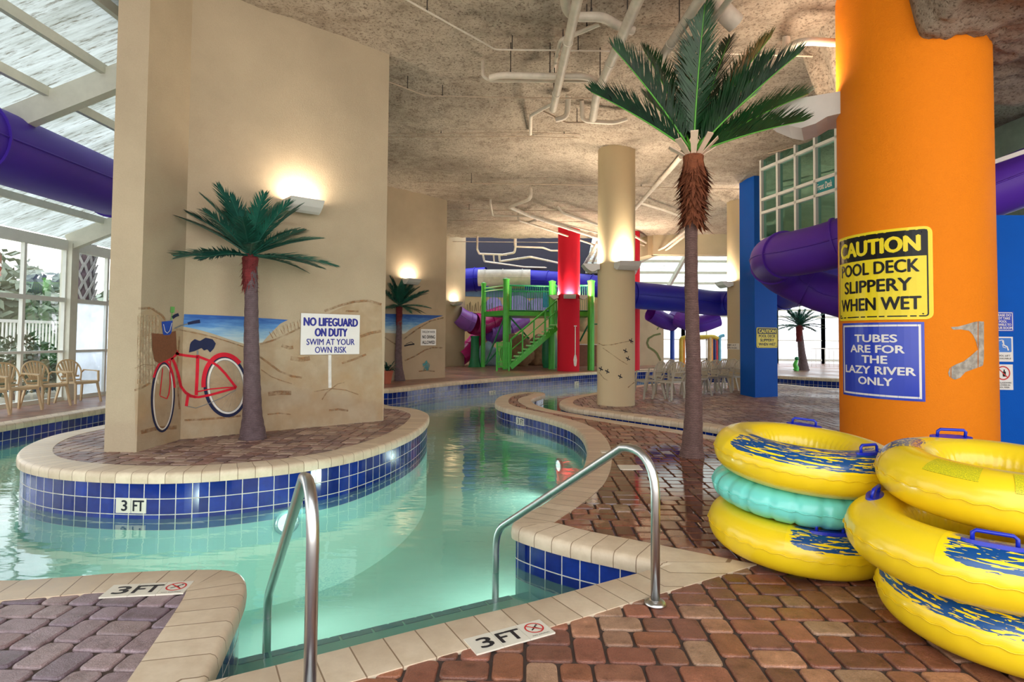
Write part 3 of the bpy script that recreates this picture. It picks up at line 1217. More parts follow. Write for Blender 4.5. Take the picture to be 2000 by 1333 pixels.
# right-hand enclosing wall (beyond the frame); roof and windows after it added for daylight
mb = MB()
mb.box((13.4, 3.5, 3.0), (0.3, 9, 6.4))
struct(mb.build('wall_right', M_wall))
mb = MB()
mb.add([(13.6, 8.0, 6.4), (22.2, 8.0, 5.2), (22.2, 25.0, 5.2), (13.6, 25.0, 6.4)], [(0, 1, 2, 3)])
struct(mb.build('ceiling', M_panel_far), 'translucent roof of the right hall')  # unseen roof, added to let daylight in
for k in range(6):
    w = struct(bpy.data.objects.new('added_window', None))  # unseen glazing, added as a daylight opening
    COL.objects.link(w)
    ya, yb = 8.0 + k * 4.3, 8.0 + (k + 1) * 4.3
    w.location = (22.1, (ya + yb) / 2, 0)
    mb = MB()
    for z in (0.15, 1.3, 2.6, 3.9, 5.1):
        mb.box((22.1, (ya + yb) / 2, z), (0.1, yb - ya, 0.1))
    for j in range(4):
        mb.box((22.1, ya + (yb - ya) * j / 3, 2.6), (0.1, 0.1, 5.2))
    mb.build('window_frame', M_white_frame, w)
    mb = MB()
    mb.add([(22.12, ya, 0.1), (22.12, yb, 0.1), (22.12, yb, 5.1), (22.12, ya, 5.1)], [(0, 1, 2, 3)])
    mb.build('pane', M_glass, w)
mb = MB()
mb.box((-8.7, 30.5, 3.4), (3.0, 0.2, 7.0))
struct(mb.build('wall_left', M_wall))

# outside ground
M_ground = mat('sandy_ground', (172, 168, 150), 0.9)
mb = MB()
mb.add([(-80, -30, -0.05), (WX - 0.2, -30, -0.05), (WX - 0.2, 90, -0.05), (-80, 90, -0.05)], [(0, 1, 2, 3)])
mb.add([(WX - 0.2, 36.2, -0.05), (60, 36.2, -0.05), (60, 90, -0.05), (WX - 0.2, 90, -0.05)], [(0, 1, 2, 3)])
struct(mb.build('ground', M_ground))

# ================================================================ WALL SCONCES
M_sconce = mat('white_sconce_enamel', (214, 210, 202), 0.35, var=0.04)
b = NB('lamp_glow')
em = b.n('ShaderNodeEmission', {'Color': (1.0, 0.80, 0.56, 1), 'Strength': 4.0})
b.t.links.new(em.outputs[0], b.out.inputs[0])
M_glow = b.m


def sconce(p, out, label, w=0.46, d=0.36, h=0.17, power=60, group=None, col=(1.0, 0.84, 0.66), pitch=0.0):
    """p: point on the wall at the lamp's top edge; out: horizontal unit direction away from the wall"""
    out = Vector((out[0], out[1], 0)).normalized()
    sd_ = Vector((-out.y, out.x, 0))
    t = thing('wall_sconce', label, 'wall lamp', p, group=group)
    prof = [(0.0, 0.0), (d * 0.25, 0.0), (d, 0.0), (d * 0.80, -h * 0.55), (d * 0.60, -h * 0.86), (d * 0.45, -h), (d * 0.28, -h * 0.92), (d * 0.15, -h * 0.75), (0.0, -h * 0.72)]
    n = len(prof)
    V_ = []
    for s_ in (-1, 1):
        for x, z in prof:
            V_.append(out * x + sd_ * (s_ * w / 2) + Vector((0, 0, z)))
    F_ = [(i, (i + 1) % n, n + (i + 1) % n, n + i) for i in range(2, n - 1)] + [tuple(range(n)), tuple(range(2 * n - 1, n - 1, -1))]
    F_.append((0, n - 1, 2 * n - 1, n))
    mb = MB()
    mb.add(V_, F_)
    # thin rim round the open top
    c0 = out * (d / 2)
    mb.build('housing', M_sconce, t, local=True)
    mb = MB()
    e = 0.02
    P = [out * e + sd_ * (w / 2 - e), out * (d - 0.07) + sd_ * (w / 2 - e), out * (d - 0.07) - sd_ * (w / 2 - e), out * e - sd_ * (w / 2 - e)]
    mb.add([q + Vector((0, 0, -0.035)) for q in P], [(0, 1, 2, 3)])
    mb.build('lens', M_glow, t, local=True)
    ld = bpy.data.lights.new('lamp_bulb', 'AREA')
    ld.shape = 'RECTANGLE'
    ld.size, ld.size_y = w * 0.8, d * 0.5
    ld.energy = power * 0.62
    ld.color = col
    lo = bpy.data.objects.new('lamp_bulb', ld)
    COL.objects.link(lo)
    lo.parent = t
    lo.location = out * (d * 0.38) + Vector((0, 0, -0.01))
    zdir = -(Vector((0, 0, 1)) + out * 0.12).normalized()
    xdir = sd_
    ydir = zdir.cross(xdir)
    lo.rotation_euler = Matrix((xdir, ydir, zdir)).transposed().to_euler()
    return t


nw = Vector((d45.y, -d45.x, 0))
p = V(583, 396, FOLD, WEND)
sconce(p + nw * 0.0, nw, 'white wall lamp above the near painted palm wall, glowing upwards', power=27)
d2 = (W2B - W2A).normalized()
n2 = Vector((d2.y, -d2.x, 0))
p = V(797, 546, W2A, W2B)
sconce(p, n2, 'white wall lamp behind the crown of the middle artificial palm', power=30)
W3A, W3B = wing[1]
d3 = (W3B - W3A).normalized()
n3 = Vector((d3.y, -d3.x, 0))
sconce(V(886, 590, W3A, W3B), n3, 'white wall lamp on the narrow cream wall left of the green play tower', power=34)


def col_sconce(c, r, ang, z, label, **k):
    o = Vector((math.cos(ang), math.sin(ang), 0))
    return sconce(Vector((c[0], c[1], z)) + o * (r - 0.02), o, label, **k)


zc = D(1218, 514, 12.4).z
col_sconce(BCc, 0.40, math.radians(-74), zc, 'white wall lamp on the front of the cream bird column', power=90)
col_sconce(BCc, 0.40, math.radians(180), zc, 'white wall lamp sticking out left from the cream bird column', power=90)
col_sconce(BCc, 0.40, math.radians(60), zc, 'white wall lamp on the rear of the cream bird column', power=90)
zr = D(1108, 576, 23.2).z
for a_, l_ in ((-90, 'white wall lamp on the front of the red paddle column'), (180, 'white wall lamp on the left side of the red paddle column'), (0, 'white wall lamp on the right side of the red paddle column')):
    col_sconce((RC.x, 23.6), 0.44, math.radians(a_), zr, l_, power=62 if a_ == -90 else 150)
for a_, l_ in ((-90, 'white wall lamp on the front of the half hidden red column'), (0, 'white wall lamp on the right side of the half hidden red column'), (180, 'white wall lamp on the left side of the half hidden red column')):
    col_sconce((RC2.x, 24.6), 0.45, math.radians(a_), zr - 0.25, l_, power=110)
z2 = D(1400, 552, 17.6).z
for a_, l_ in ((190, 'white wall lamp on the left side of the cream column by the blue pillar'), (-75, 'white wall lamp on the front of the cream column by the blue pillar')):
    col_sconce((BC2.x, 17.6), 0.42, math.radians(a_), z2, l_, power=100)
# big lamp on the orange column
aL = math.radians(152)
oL = Vector((math.cos(aL), math.sin(aL), 0))
pz = D(1618, 187, 7.65).z
sconce(Vector((OC[0], OC[1], pz)) + oL * (OR - 0.05), oL, 'large white wall lamp on the left side of the orange column', w=0.56, d=1.0, h=0.40, power=34)

# ================================================================ HANDRAILS
M_steel = mat('brushed_stainless_steel', (200, 200, 198), 0.3, 1.0, var=0.04)


def handrail(base, foot, ztop, zbend, label, zbot=-0.75):
    t = thing('handrail', label, 'handrail', base)
    h = Vector((foot.x - base.x, foot.y - base.y, 0))
    L = h.length
    h.normalize()
    P = [base + Vector((0, 0, 0.01)), base + Vector((0, 0, ztop - 0.22))]
    ctrl = [base + Vector((0, 0, ztop - 0.22)), base + Vector((0, 0, ztop + 0.02)) + h * 0.02, base + Vector((0, 0, ztop - 0.02)) + h * 0.24]
    for i in range(1, 9):
        s_ = i / 8
        P.append(ctrl[0] * (1 - s_) ** 2 + ctrl[1] * 2 * s_ * (1 - s_) + ctrl[2] * s_ ** 2)
    e0 = Vector((foot.x, foot.y, zbend))
    e1 = e0 - (e0 - ctrl[2]).normalized() * 0.12
    P.append(e1)
    for i in range(1, 7):
        s_ = i / 6
        P.append(e1 * (1 - s_) ** 2 + e0 * 2 * s_ * (1 - s_) + (e0 - Vector((0, 0, 0.14))) * s_ ** 2)
    P.append(Vector((foot.x, foot.y, zbot)))
    mb = MB()
    mb.tube(P, 0.0245, 20)
    mb.build('rail_tube', M_steel, t, smooth=True)
    mb = MB()
    mb.lathe([(0.056, 0), (0.058, 0.006), (0.05, 0.016), (0.034, 0.024), (0.026, 0.026)], 32, (base.x, base.y, 0.0))
    mb.build('floor_flange', M_steel, t, smooth=True)


rb = G(1280, 1181)
rf_ = G(968, 1118, WATER_Z)
zt = D(1240, 880, rb.y).z
zb = D(968, 1036, rf_.y).z
handrail(Vector((rb.x, rb.y, 0.0)), rf_, zt, zb, 'curved steel handrail standing on the red pavers right of the entry steps')
lf_ = G(522, 1207, WATER_Z)
lbx = D(606, 1300, 2.27)
handrail(Vector((lbx.x, 2.27, 0.0)), lf_, D(580, 948, 2.27).z, D(520, 1168, lf_.y).z, 'curved steel handrail left of the entry steps, nearest the camera')

# ================================================================ WRITTEN DECK MARKERS
M_mark = mat('cream_marker_tile', (222, 214, 196), 0.3, var=0.05)
M_ink = mat('black_ink', (22, 24, 34), 0.45)
M_inkred = mat('red_ink', (206, 44, 44), 0.45)


def no_dive(mb_red, mb_blk, fm, cx, cy, r, off):
    ring2(mb_red, fm, cx, cy, r * 0.84, r, off)
    s_ = r * 0.62
    stroke2(mb_red, fm, [(cx - s_, cy + s_), (cx + s_, cy - s_)], r * 0.16, off + 0.0004)
    stroke2(mb_blk, fm, [(cx - r * 0.45, cy - r * 0.35), (cx, cy), (cx + r * 0.35, cy + r * 0.35)], r * 0.15, off)
    stroke2(mb_blk, fm, [(cx - r * 0.2, cy + r * 0.2), (cx + r * 0.1, cy + r * 0.1), (cx + r * 0.4, cy - r * 0.3)], r * 0.12, off)
    ring2(mb_blk, fm, cx + r * 0.48, cy + r * 0.42, 0.001, r * 0.13, off, 10)


def deck_marker(c00, c10, c01, z, label, txt='3 FT'):
    """c00 lower-left, c10 lower-right, c01 upper-left corners as the letters stand"""
    o = (c10 + c01) / 2
    r = (c10 - c00)
    w = r.length
    r.normalize()
    n = Vector((0, 0, 1))
    u = n.cross(r)
    h = abs((c01 - c00).dot(u))
    o = c00 + r * (w / 2) + u * (h / 2)
    t = thing('depth_marker', label, 'pool marker', (o.x, o.y, z))
    fm = lambda a, b_, f: Vector((o.x, o.y, z)) + r * a + u * b_ + n * f
    mb = MB()
    tw = w / 3
    for k in range(3):
        plate(mb, fm, -w / 2 + k * tw + 0.001, -w / 2 + (k + 1) * tw - 0.001, -h / 2, h / 2, 0.0, 0.0075)
    mb.build('marker_tile', M_mark, t)
    mb = MB()
    mr = MB()
    put_text(mb, txt.split()[0], fm, -w / 3 + 0.01, 0, h * 0.5, h * 0.62, 0.0085, 0.035)
    mb.build('digit', M_ink, t)
    mb = MB()
    put_text(mb, txt.split()[1], fm, 0, 0, h * 0.86, h * 0.62, 0.0085, 0.03)
    mb.build('letters', M_ink, t)
    mb = MB()
    no_dive(mr, mb, fm, w / 3, h * 0.07, h * 0.33, 0.0085)
    put_text(mb, 'NO DIVING', fm, w / 3, -h * 0.38, h * 0.62, h * 0.06, 0.0085)
    mb.build('diver_symbol', M_ink, t)
    mr.build('prohibition_ring', M_inkred, t)


a00, a10, a01 = G(931, 1280, 0.004), G(1085, 1237, 0.004), G(908, 1250, 0.004)
deck_marker(a00, a10, a01, 0.0, 'cream 3 FT depth marker with no diving sign, set in the red pavers')
a00, a10, a01 = G(192, 1169, 0.004), G(358, 1160, 0.004), G(214, 1145, 0.004)
deck_marker(a00, a10, a01, 0.0, 'cream 3 FT depth marker with no diving sign, set in the mauve pavers')  # the mauve is window light put into the paver colours


def wall_hit(px, py, P, off=0.032):
    r = ray(px, py)
    best = None
    W = inset(P, off)
    n = len(W)
    for i in range(n):
        a, c = W[i], W[(i + 1) % n]
        e = c - a
        den = r.x * e.y - r.y * e.x
        if abs(den) < 1e-9:
            continue
        t = (a.x * e.y - a.y * e.x) / den
        s_ = (a.x * r.y - a.y * r.x) / den
        # solve a + s e = t r
        s_ = ((t * r.x - a.x) * e.x + (t * r.y - a.y) * e.y) / e.length_squared
        if t > 0.5 and -0.7 < EYE + r.z * t < 0.02 and -0.001 <= s_ <= 1.001 and (best is None or t < best[0]):
            best = (t, Vector((r.x * t, r.y * t, EYE + r.z * t)), e.normalized())
    return best


def tile_marker(px0, px1, py, P, label, z=None, split=True):
    a, c = wall_hit(px0, py, P), wall_hit(px1, py, P)
    if not a or not c:
        return
    p0, p1 = a[1], c[1]
    o = (p0 + p1) / 2
    w = Vector((p1.x - p0.x, p1.y - p0.y, 0)).length
    if not split:
        a = wall_hit((px0 + px1) / 2, py, P)
        o = a[1]
        w = 0.29
        e_ = Vector((a[2].x, a[2].y, 0))
        p0, p1 = (o - e_, o + e_) if e_.x > 0 else (o + e_, o - e_)
    r = Vector((p1.x - p0.x, p1.y - p0.y, 0)).normalized()
    n = Vector((r.y, -r.x, 0))
    h = 0.14
    t = thing('depth_marker', label, 'pool marker', o)
    fm = lambda x, y, f: o + r * x + Vector((0, 0, y)) + n * f
    mb = MB()
    g = 0.002
    plate(mb, fm, -w / 2, -g, -h / 2, h / 2, -0.03, 0.006)
    plate(mb, fm, g, w / 2, -h / 2, h / 2, -0.03, 0.006)
    mb.build('marker_tile', M_mark, t)
    mb = MB()
    put_text(mb, '3', fm, -w / 4 + 0.01, 0, h * 0.42, h * 0.72, 0.008, 0.035)
    mb.build('digit', M_ink, t)
    mb = MB()
    put_text(mb, 'FT', fm, w / 4, 0, h * 0.78, h * 0.72, 0.008, 0.03)
    mb.build('letters', M_ink, t)


tile_marker(227, 286, 988, P_isl, '3 FT marker tiles in the blue tiled side of the near island')
tile_marker(1008, 1024, 824, P_near, 'small 3 FT marker tiles in the tiled edge of the paved peninsula', split=False)
tile_marker(955, 968, 768, P_far, 'small 3 FT marker tiles in the far river wall, near the peninsula tip', split=False)
tile_marker(1121, 1132, 749, P_far, 'tiny 3 FT marker tiles in the far river wall, left of the bird column', split=False)

# skimmer lid in the wet pavers
q = G(1230, 914)
t = thing('skimmer_lid', 'pale square skimmer lid set in the wet pavers behind the handrail', 'drain cover', (q.x, q.y, 0.0))
mb = MB()
mb.box((q.x, q.y, 0.003), (0.24, 0.22, 0.008))
mb.build('lid', M_mark, t)
q = G(1186, 884)
t = thing('skimmer_lid', 'small pale drain cover on the peninsula coping by the river bend', 'drain cover', (q.x, q.y, 0.0))
mb = MB()
mb.box((q.x, q.y, 0.007), (0.16, 0.12, 0.008))
mb.build('lid', M_mark, t)

# underwater pool lights
M_lens = NB('pool_light_lens')
em = M_lens.n('ShaderNodeEmission', {'Color': (0.86, 1.0, 0.96, 1), 'Strength': 1.2})
M_lens.t.links.new(em.outputs[0], M_lens.out.inputs[0])
M_lens = M_lens.m


def pool_light(px, py, P, label, power, zz=-0.62, hit=None):
    hit = hit or wall_hit(px, py, P)
    if not hit:
        return
    p0 = hit[1]
    e = hit[2]
    n = Vector((e.y, -e.x, 0))
    if len(hit) == 4:
        n = hit[3]
    elif n.dot(Vector((-p0.x, -p0.y, 0))) < 0:
        n = -n
    p0 = Vector((p0.x, p0.y, zz))
    t = thing('pool_light', label, 'pool light', p0)
    M3 = Matrix((Vector((-n.y, n.x, 0)), Vector((0, 0, 1)), n)).transposed()
    mb = MB()
    rim = MB()
    rim.lathe([(0.09, 0.0), (0.125, 0.0), (0.12, 0.025), (0.095, 0.03)], 28, caps=False)
    rim.v = [tuple(M3 @ Vector(q_) + p0) for q_ in rim.v]
    rim.build('rim', M_steel, t, smooth=True)
    mb.lathe([(0.0, 0.03), (0.06, 0.028), (0.092, 0.018)], 28, caps=False)
    mb.v = [tuple(M3 @ Vector(q_) + p0) for q_ in mb.v]
    mb.build('lens', M_lens, t, smooth=True)
    ld = bpy.data.lights.new('lamp_bulb', 'SPOT')
    ld.energy = power * 0.42
    ld.color = (0.93, 1.0, 0.96)
    ld.spot_size = math.radians(172)
    ld.spot_blend = 1.0
    ld.shadow_soft_size = 0.08
    lo = bpy.data.objects.new('lamp_bulb', ld)
    COL.objects.link(lo)
    lo.parent = t
    lo.location = n * 0.06
    zdir = -(n + Vector((0, 0, 0.05))).normalized()
    xdir = Vector((0, 0, 1)).cross(zdir).normalized()
    lo.rotation_euler = Matrix((xdir, zdir.cross(xdir), zdir)).transposed().to_euler()


pool_light(560, 1012, P_isl, 'round underwater light glowing low in the island wall', 130, -0.46)
pool_light(1185, 748, P_far, 'round underwater light low in the far river wall', 260, -0.50)


def added_pool_light(px, py, P, label, power, zz=-0.62):
    """an added fill light on the deck wall nearest a point of the water's edge, facing the water"""
    q_ = G(px, py, 0.0)
    W_ = inset(P, 0.032)
    best = min(range(len(W_)), key=lambda i: ((W_[i] + W_[(i + 1) % len(W_)]) / 2 - Vector((q_.x, q_.y))).length)
    a, c = W_[best], W_[(best + 1) % len(W_)]
    e = (c - a).normalized()
    m = (a + c) / 2
    pool_light(0, 0, P, label, power, zz, hit=(0, Vector((m.x, m.y, 0)), e, Vector((e.y, -e.x, 0))))


added_pool_light(1110, 950, P_near, 'underwater light in the inner side of the winding peninsula', 190)  # this lamp and the next ones are added to brighten the water
added_pool_light(1085, 822, P_near, 'underwater light under the peninsula bend nearest the bird column', 120, -0.75)
added_pool_light(30, 1133, P_near, 'underwater light in the wall of the mauve paved bay', 150)  # added lamp; the bay's mauve is window light in the paver colours
_i = min(range(len(P_left)), key=lambda i: abs(P_left[i].x - ex))
pool_light(0, 0, P_left, 'underwater light in the wall of the deck by the windows', 150, -0.75, hit=(0, Vector((ex + 0.0, 9.5, 0)), Vector((0, 1)), Vector((1, 0, 0))))  # added lamp, brightens the water on the left

# ================================================================ ARTIFICIAL PALMS
def m_bark(name, c1, c2, scale=22):
    b = NB(name)
    co = b.coord()
    w = b.n('ShaderNodeTexWave', {'Vector': co, 'Scale': scale, 'Distortion': 3.0, 'Detail': 3.0, 'Detail Scale': 2.0}, wave_type='BANDS', bands_direction='Z').outputs['Fac']
    n_ = b.noise(14, 5, 0.7, co)
    col = b.mix(w, lin(c1), lin(c2))
    col = b.mix(0.8, col, b.ramp(n_, [(0.3, (0.6, 0.55, 0.55, 1)), (0.7, (1.25, 1.25, 1.3, 1))]), 'MULTIPLY')
    b.bsdf(col, 0.75, 0, b.bump(b.math('ADD', w, n_), 0.7, 0.006))
    return b.m


def m_leaf(name, c1, c2):
    b = NB(name)
    co = b.coord()
    n_ = b.noise(3.5, 3, 0.6, co)
    oi = b.n('ShaderNodeObjectInfo').outputs['Random']
    f = b.math('ADD', b.math('MULTIPLY', n_, 0.7), b.math('MULTIPLY', oi, 0.3))
    col = b.ramp(f, [(0.3, lin(c1)), (0.75, lin(c2))])
    b.bsdf(col, 0.45, 0, None, Subsurface_Weight=0.0)
    return b.m


M_bark_big = m_bark('palm_bark_brown', (140, 108, 98), (66, 48, 46))
M_bark_small = m_bark('palm_bark_grey', (128, 108, 108), (84, 66, 72), 26)
M_husk_brown = m_bark('palm_husk_brown', (178, 104, 62), (104, 52, 34), 40)
M_husk_red = m_bark('palm_husk_red', (166, 62, 60), (88, 30, 36), 40)
M_leaf_big = m_leaf('palm_leaf_green', (9, 34, 20), (24, 76, 34))
M_leaf_blue = m_leaf('palm_leaf_bluegreen', (14, 62, 54), (44, 118, 96))
M_stem_big = mat('frond_stem_green', (88, 168, 52), 0.4)
M_stem_blue = mat('frond_stem_teal', (30, 92, 76), 0.5)
M_base_pale = mat('cut_frond_pale', (222, 196, 170), 0.6)


def frond_mesh(L, n, leaf, wid, droop, vee, sweep, rnd, stem0=0.12, rs=0.015, fill=1.0):
    """two builders, leaflets and stem, along +x from the crown"""
    lf, st = MB(), MB()

    def axis(t):
        return Vector((L * t * (1 - 0.06 * droop * t * t), 0, -droop * L * t * t * 0.5))
    P = [axis(i / 14) for i in range(15)]
    st.tube(P, [rs * (1 - 0.75 * i / 14) for i in range(15)], 6)
    for i in range(n):
        t = stem0 + (1 - stem0) * (i + 0.5) / n
        p = axis(t)
        tg = (axis(min(1, t + 0.02)) - axis(t - 0.02)).normalized()
        env = math.sin(PI * min(1, (t - stem0) / (1 - stem0) * 0.80 + 0.16)) ** 0.6
        for s in (-1, 1):
            ll = leaf * env * rnd.uniform(0.78, 1.1)
            sw = sweep * rnd.uniform(0.8, 1.2) + 0.35 * t
            up = vee + rnd.uniform(-0.08, 0.08)
            side = Vector((0, s, 0))
            upv = Vector((0, 0, 1))
            dr = (tg * math.sin(sw) + (side * math.cos(up) + upv * math.sin(up)) * math.cos(sw)).normalized()
            wv = tg.cross(dr).cross(dr).normalized() * wid * fill * 0.5
            m1 = p + dr * ll * 0.45 + Vector((0, 0, -0.02 * ll))
            tip = p + dr * ll + Vector((0, 0, -0.10 * ll))
            lf.add([p - wv * 0.6, p + wv * 0.6, m1 + wv, m1 - wv, tip], [(0, 1, 2, 3), (3, 2, 4)])
    return lf, st


def palm(name, base, path, radii, crown, label, mats_, fronds, husk, group=None, seg=20):
    """path: trunk centre line above base; fronds: list of (azimuth, elevation, roll, prototype index)"""
    bark, huskm, leafm, stemm = mats_
    t = thing(name, label, 'artificial palm', base, group=group)
    mb = MB()
    P, R = [], []
    N = 44
    for i in range(N + 1):
        s = i / N
        k = s * (len(path) - 1)
        j = min(int(k), len(path) - 2)
        f = k - j
        c = Vector(path[j]).lerp(Vector(path[j + 1]), f)
        r = radii[j] * (1 - f) + radii[j + 1] * f
        P.append(c)
        R.append(r * (1 + 0.03 * math.sin(i * 2.2)))
    mb.tube(P, R, seg)
    mb.build('trunk', bark, t, smooth=True, local=True)
    # husk of old leaf bases
    rnd = random.Random(hash(label) % 1000)
    rnd = random.Random(len(label))
    z0, z1, r0, r1, nf, fl = husk
    mb = MB()
    cx, cy = crown[0], crown[1]
    mb.lathe([(r0 * 0.86, z0), (r0 * 1.0, z0 + (z1 - z0) * 0.3), (r1 * 0.95, z0 + (z1 - z0) * 0.7), (r1 * 1.1, z1), (r1 * 0.5, z1 + 0.06)], 14, (cx, cy, 0))
    for k in range(nf):
        s = rnd.random()
        a = rnd.uniform(0, 2 * PI)
        z = z0 + (z1 - z0) * s
        r = (r0 + (r1 - r0) * s) * 0.92
        rad = Vector((math.cos(a), math.sin(a), 0))
        tn = Vector((-rad.y, rad.x, 0))
        p = Vector((cx, cy, z)) + rad * r
        l = fl * rnd.uniform(0.6, 1.25)
        q1 = p + rad * l * 0.12 - Vector((0, 0, l * 0.55))
        q2 = p + rad * l * rnd.uniform(0.15, 0.62) - Vector((0, 0, l * rnd.uniform(0.75, 1.05)))
        w = l * rnd.uniform(0.05, 0.15)
        mb.add([p - tn * w, p + tn * w, q1 + tn * w * 0.8, q1 - tn * w * 0.8, q2], [(0, 1, 2, 3), (3, 2, 4)])
    mb.build('husk', huskm, t, local=True)
    protos = {}
    for (az, el, rl, spec) in fronds:
        key = spec
        if key not in protos:
            r2 = random.Random(11)
            lfm, stm = frond_mesh(*spec, rnd=r2)
            a = lfm.build('frond', leafm, t, local=True, fix=False)
            c = stm.build('stem', stemm, a, local=True, smooth=True)
            protos[key] = a
            o = a
        else:
            o = protos[key].copy()
            COL.objects.link(o)
            o.parent = t
            c = protos[key].children[0].copy()
            COL.objects.link(c)
            c.parent = o
        o.location = Vector(crown)
        # local x along the frond, local z its upper side
        a_, e_, r_ = math.radians(az), math.radians(el), math.radians(rl)
        o.rotation_euler = (Matrix.Rotation(a_, 3, 'Z') @ Matrix.Rotation(-e_, 3, 'Y') @ Matrix.Rotation(r_, 3, 'X')).to_euler()
    return t


# the tall palm on the peninsula
pb = G(1351, 892)
pt = D(1354, 300, pb.y)
H = pt.z
off = lambda px, py: (D(px, py, pb.y).x - pb.x)
path = [(0, 0, -0.02), (off(1352, 860), 0, 0.12), (off(1355, 800), 0, D(1355, 800, pb.y).z), (off(1354, 700), 0, D(1354, 700, pb.y).z), (off(1350, 560), 0, D(1350, 560, pb.y).z), (off(1350, 430), 0, D(1350, 430, pb.y).z), (off(1355, 320), 0, D(1355, 320, pb.y).z)]
k_ = pb.y / 1150
big = (1.72, 80, 0.36, 0.013, 0.22, 0.55, 0.62, )
cr_ = (pt.x - pb.x, 0, H)
F_big = []
for (tx, ty, dy) in ((1150, 176, 0.15), (1200, 96, -0.25), (1262, 190, 0.9), (1345, 60, 0.75), (1376, 14, -0.35), (1430, 60, 0.55), (1532, 30, 0.25), (1556, 108, -0.35), (1612, 165, 0.5), (1570, 236, 0.15), (1500, 120, -0.2), (1240, 60, 0.9), (1480, 180, 1.0), (1590, 215, 1.6)):
    q = D(tx, ty, pb.y + dy)
    v = Vector((q.x - pt.x, dy, q.z - H))
    F_big.append((math.degrees(math.atan2(v.y, v.x)), math.degrees(math.asin(v.z / v.length)) + 5, 180 if dy < 0.5 else 0, (round(max(1.15, min(v.length, 1.85)), 1), 124, 0.46, 0.017, 0.18, 0.35 if 1330 < tx < 1440 else 0.9, 0.72)))
# undersides are seen from below: the V of the leaflets opens away from the trunk axis
F_big = [(a, e, 0, s) for a, e, r, s in F_big]
tp = palm('artificial_palm', (pb.x, pb.y, 0), path, [0.155, 0.125, 0.10, 0.088, 0.078, 0.072, 0.075], cr_, 'tall artificial palm with brown shaggy neck on the wet pavers by the tubes',
          (M_bark_big, M_husk_brown, M_leaf_big, M_stem_big), F_big, (D(1354, 415, pb.y).z, H - 0.04, 0.085, 0.115, 1100, 0.27), seg=28)
mb = MB()
rnd = random.Random(4)
for k in range(9):
    a = 2 * PI * k / 9 + 0.3
    rad = Vector((math.cos(a), math.sin(a), 0))
    tn = Vector((-rad.y, rad.x, 0))
    p = Vector(cr_) + rad * 0.09 + Vector((0, 0, -0.02))
    q = p + rad * 0.20 + Vector((0, 0, rnd.uniform(0.10, 0.22)))
    mb.add([p - tn * 0.03, p + tn * 0.03, q + tn * 0.045, q - tn * 0.045, p - tn * 0.03 - Vector((0, 0, 0.02)), p + tn * 0.03 - Vector((0, 0, 0.02)), q + tn * 0.045 - Vector((0, 0, 0.015)), q - tn * 0.045 - Vector((0, 0, 0.015))],
           [(0, 1, 2, 3), (7, 6, 5, 4), (0, 4, 5, 1), (1, 5, 6, 2), (2, 6, 7, 3), (3, 7, 4, 0)])
mb.build('cut_stub', M_base_pale, tp, local=True)


def small_palm(base, trunk_px, crown_px, label, L, scale_r=1.0, nring=(11, 10, 9), seed=1, leafn=56, group=None, hz=0.42, wall=None):
    rnd = random.Random(seed)
    y = base.y
    pts = [D(px, py, y) for px, py in trunk_px]
    path = [(q.x - base.x, 0, q.z - base.z) for q in pts]
    path[0] = (path[0][0], 0, -0.02)
    c = D(crown_px[0], crown_px[1], y)
    cr = (c.x - base.x, 0, c.z - base.z)
    rr = [0.165, 0.115, 0.098, 0.088, 0.078, 0.075]
    rr = [r * scale_r for r in (rr + [0.075] * 6)[:len(path)]]
    fr_ = []
    for ring, (n, el) in enumerate(zip(nring, (2, 30, 62))):
        for k in range(n):
            az = 360 * k / n + ring * 23 + rnd.uniform(-9, 9)
            e = el + rnd.uniform(-9, 9)
            LL = L * (1.0 if ring == 0 else 0.96 if ring == 1 else 0.85) * rnd.choice((0.95, 1.05))
            if wall is not None:
                hd = Vector((math.cos(math.radians(az)), math.sin(math.radians(az)), 0)).dot(-wall[0])
                if hd > 0.05 and hd * LL * math.cos(math.radians(e)) > wall[1]:
                    e = math.degrees(math.acos(min(1.0, wall[1] / (hd * LL))))
            fr_.append((az, e, rnd.uniform(-25, 25), (round(LL, 1), leafn, 0.27 * L, 0.016 * scale_r, 0.35, 0.25, 0.85)))
    return palm('artificial_palm', base, path, rr, cr, label, (M_bark_small, M_husk_red, M_leaf_blue, M_stem_blue), fr_,
                (cr[2] - hz * scale_r, cr[2] - 0.03, 0.085 * scale_r, 0.09 * scale_r, 170, 0.10 * scale_r), group=group)


b1_ = G(494, 857, ISL_Z)
small_palm(b1_, [(494, 857), (493, 810), (492, 740), (491, 660), (491, 580), (490, 510)], (489, 500), 'artificial palm with a red husk standing on the island against the bicycle wall', 1.0, seed=3, nring=(12, 11, 10), wall=(nw, (b1_ - FOLD).dot(nw) - 0.08))
b2_ = G(781, 744, FAR_Z)
small_palm(b2_, [(781, 744), (779, 720), (778, 690), (779, 660), (780, 630), (780, 600)], (780, 598), 'artificial palm standing before the middle cream wall, behind the river', 0.95, seed=5, hz=0.55, wall=(n2, (b2_ - W2A).dot(n2) - 0.08))
b3_ = D(1569, 722, 26.0)
b3_.z = FAR_Z
small_palm(b3_, [(1569, 722), (1568, 705), (1566, 690), (1564, 670), (1562, 650), (1561, 638)], (1561, 636), 'distant leaning artificial palm in front of the far right windows', 1.05, seed=8, scale_r=1.5, leafn=30)
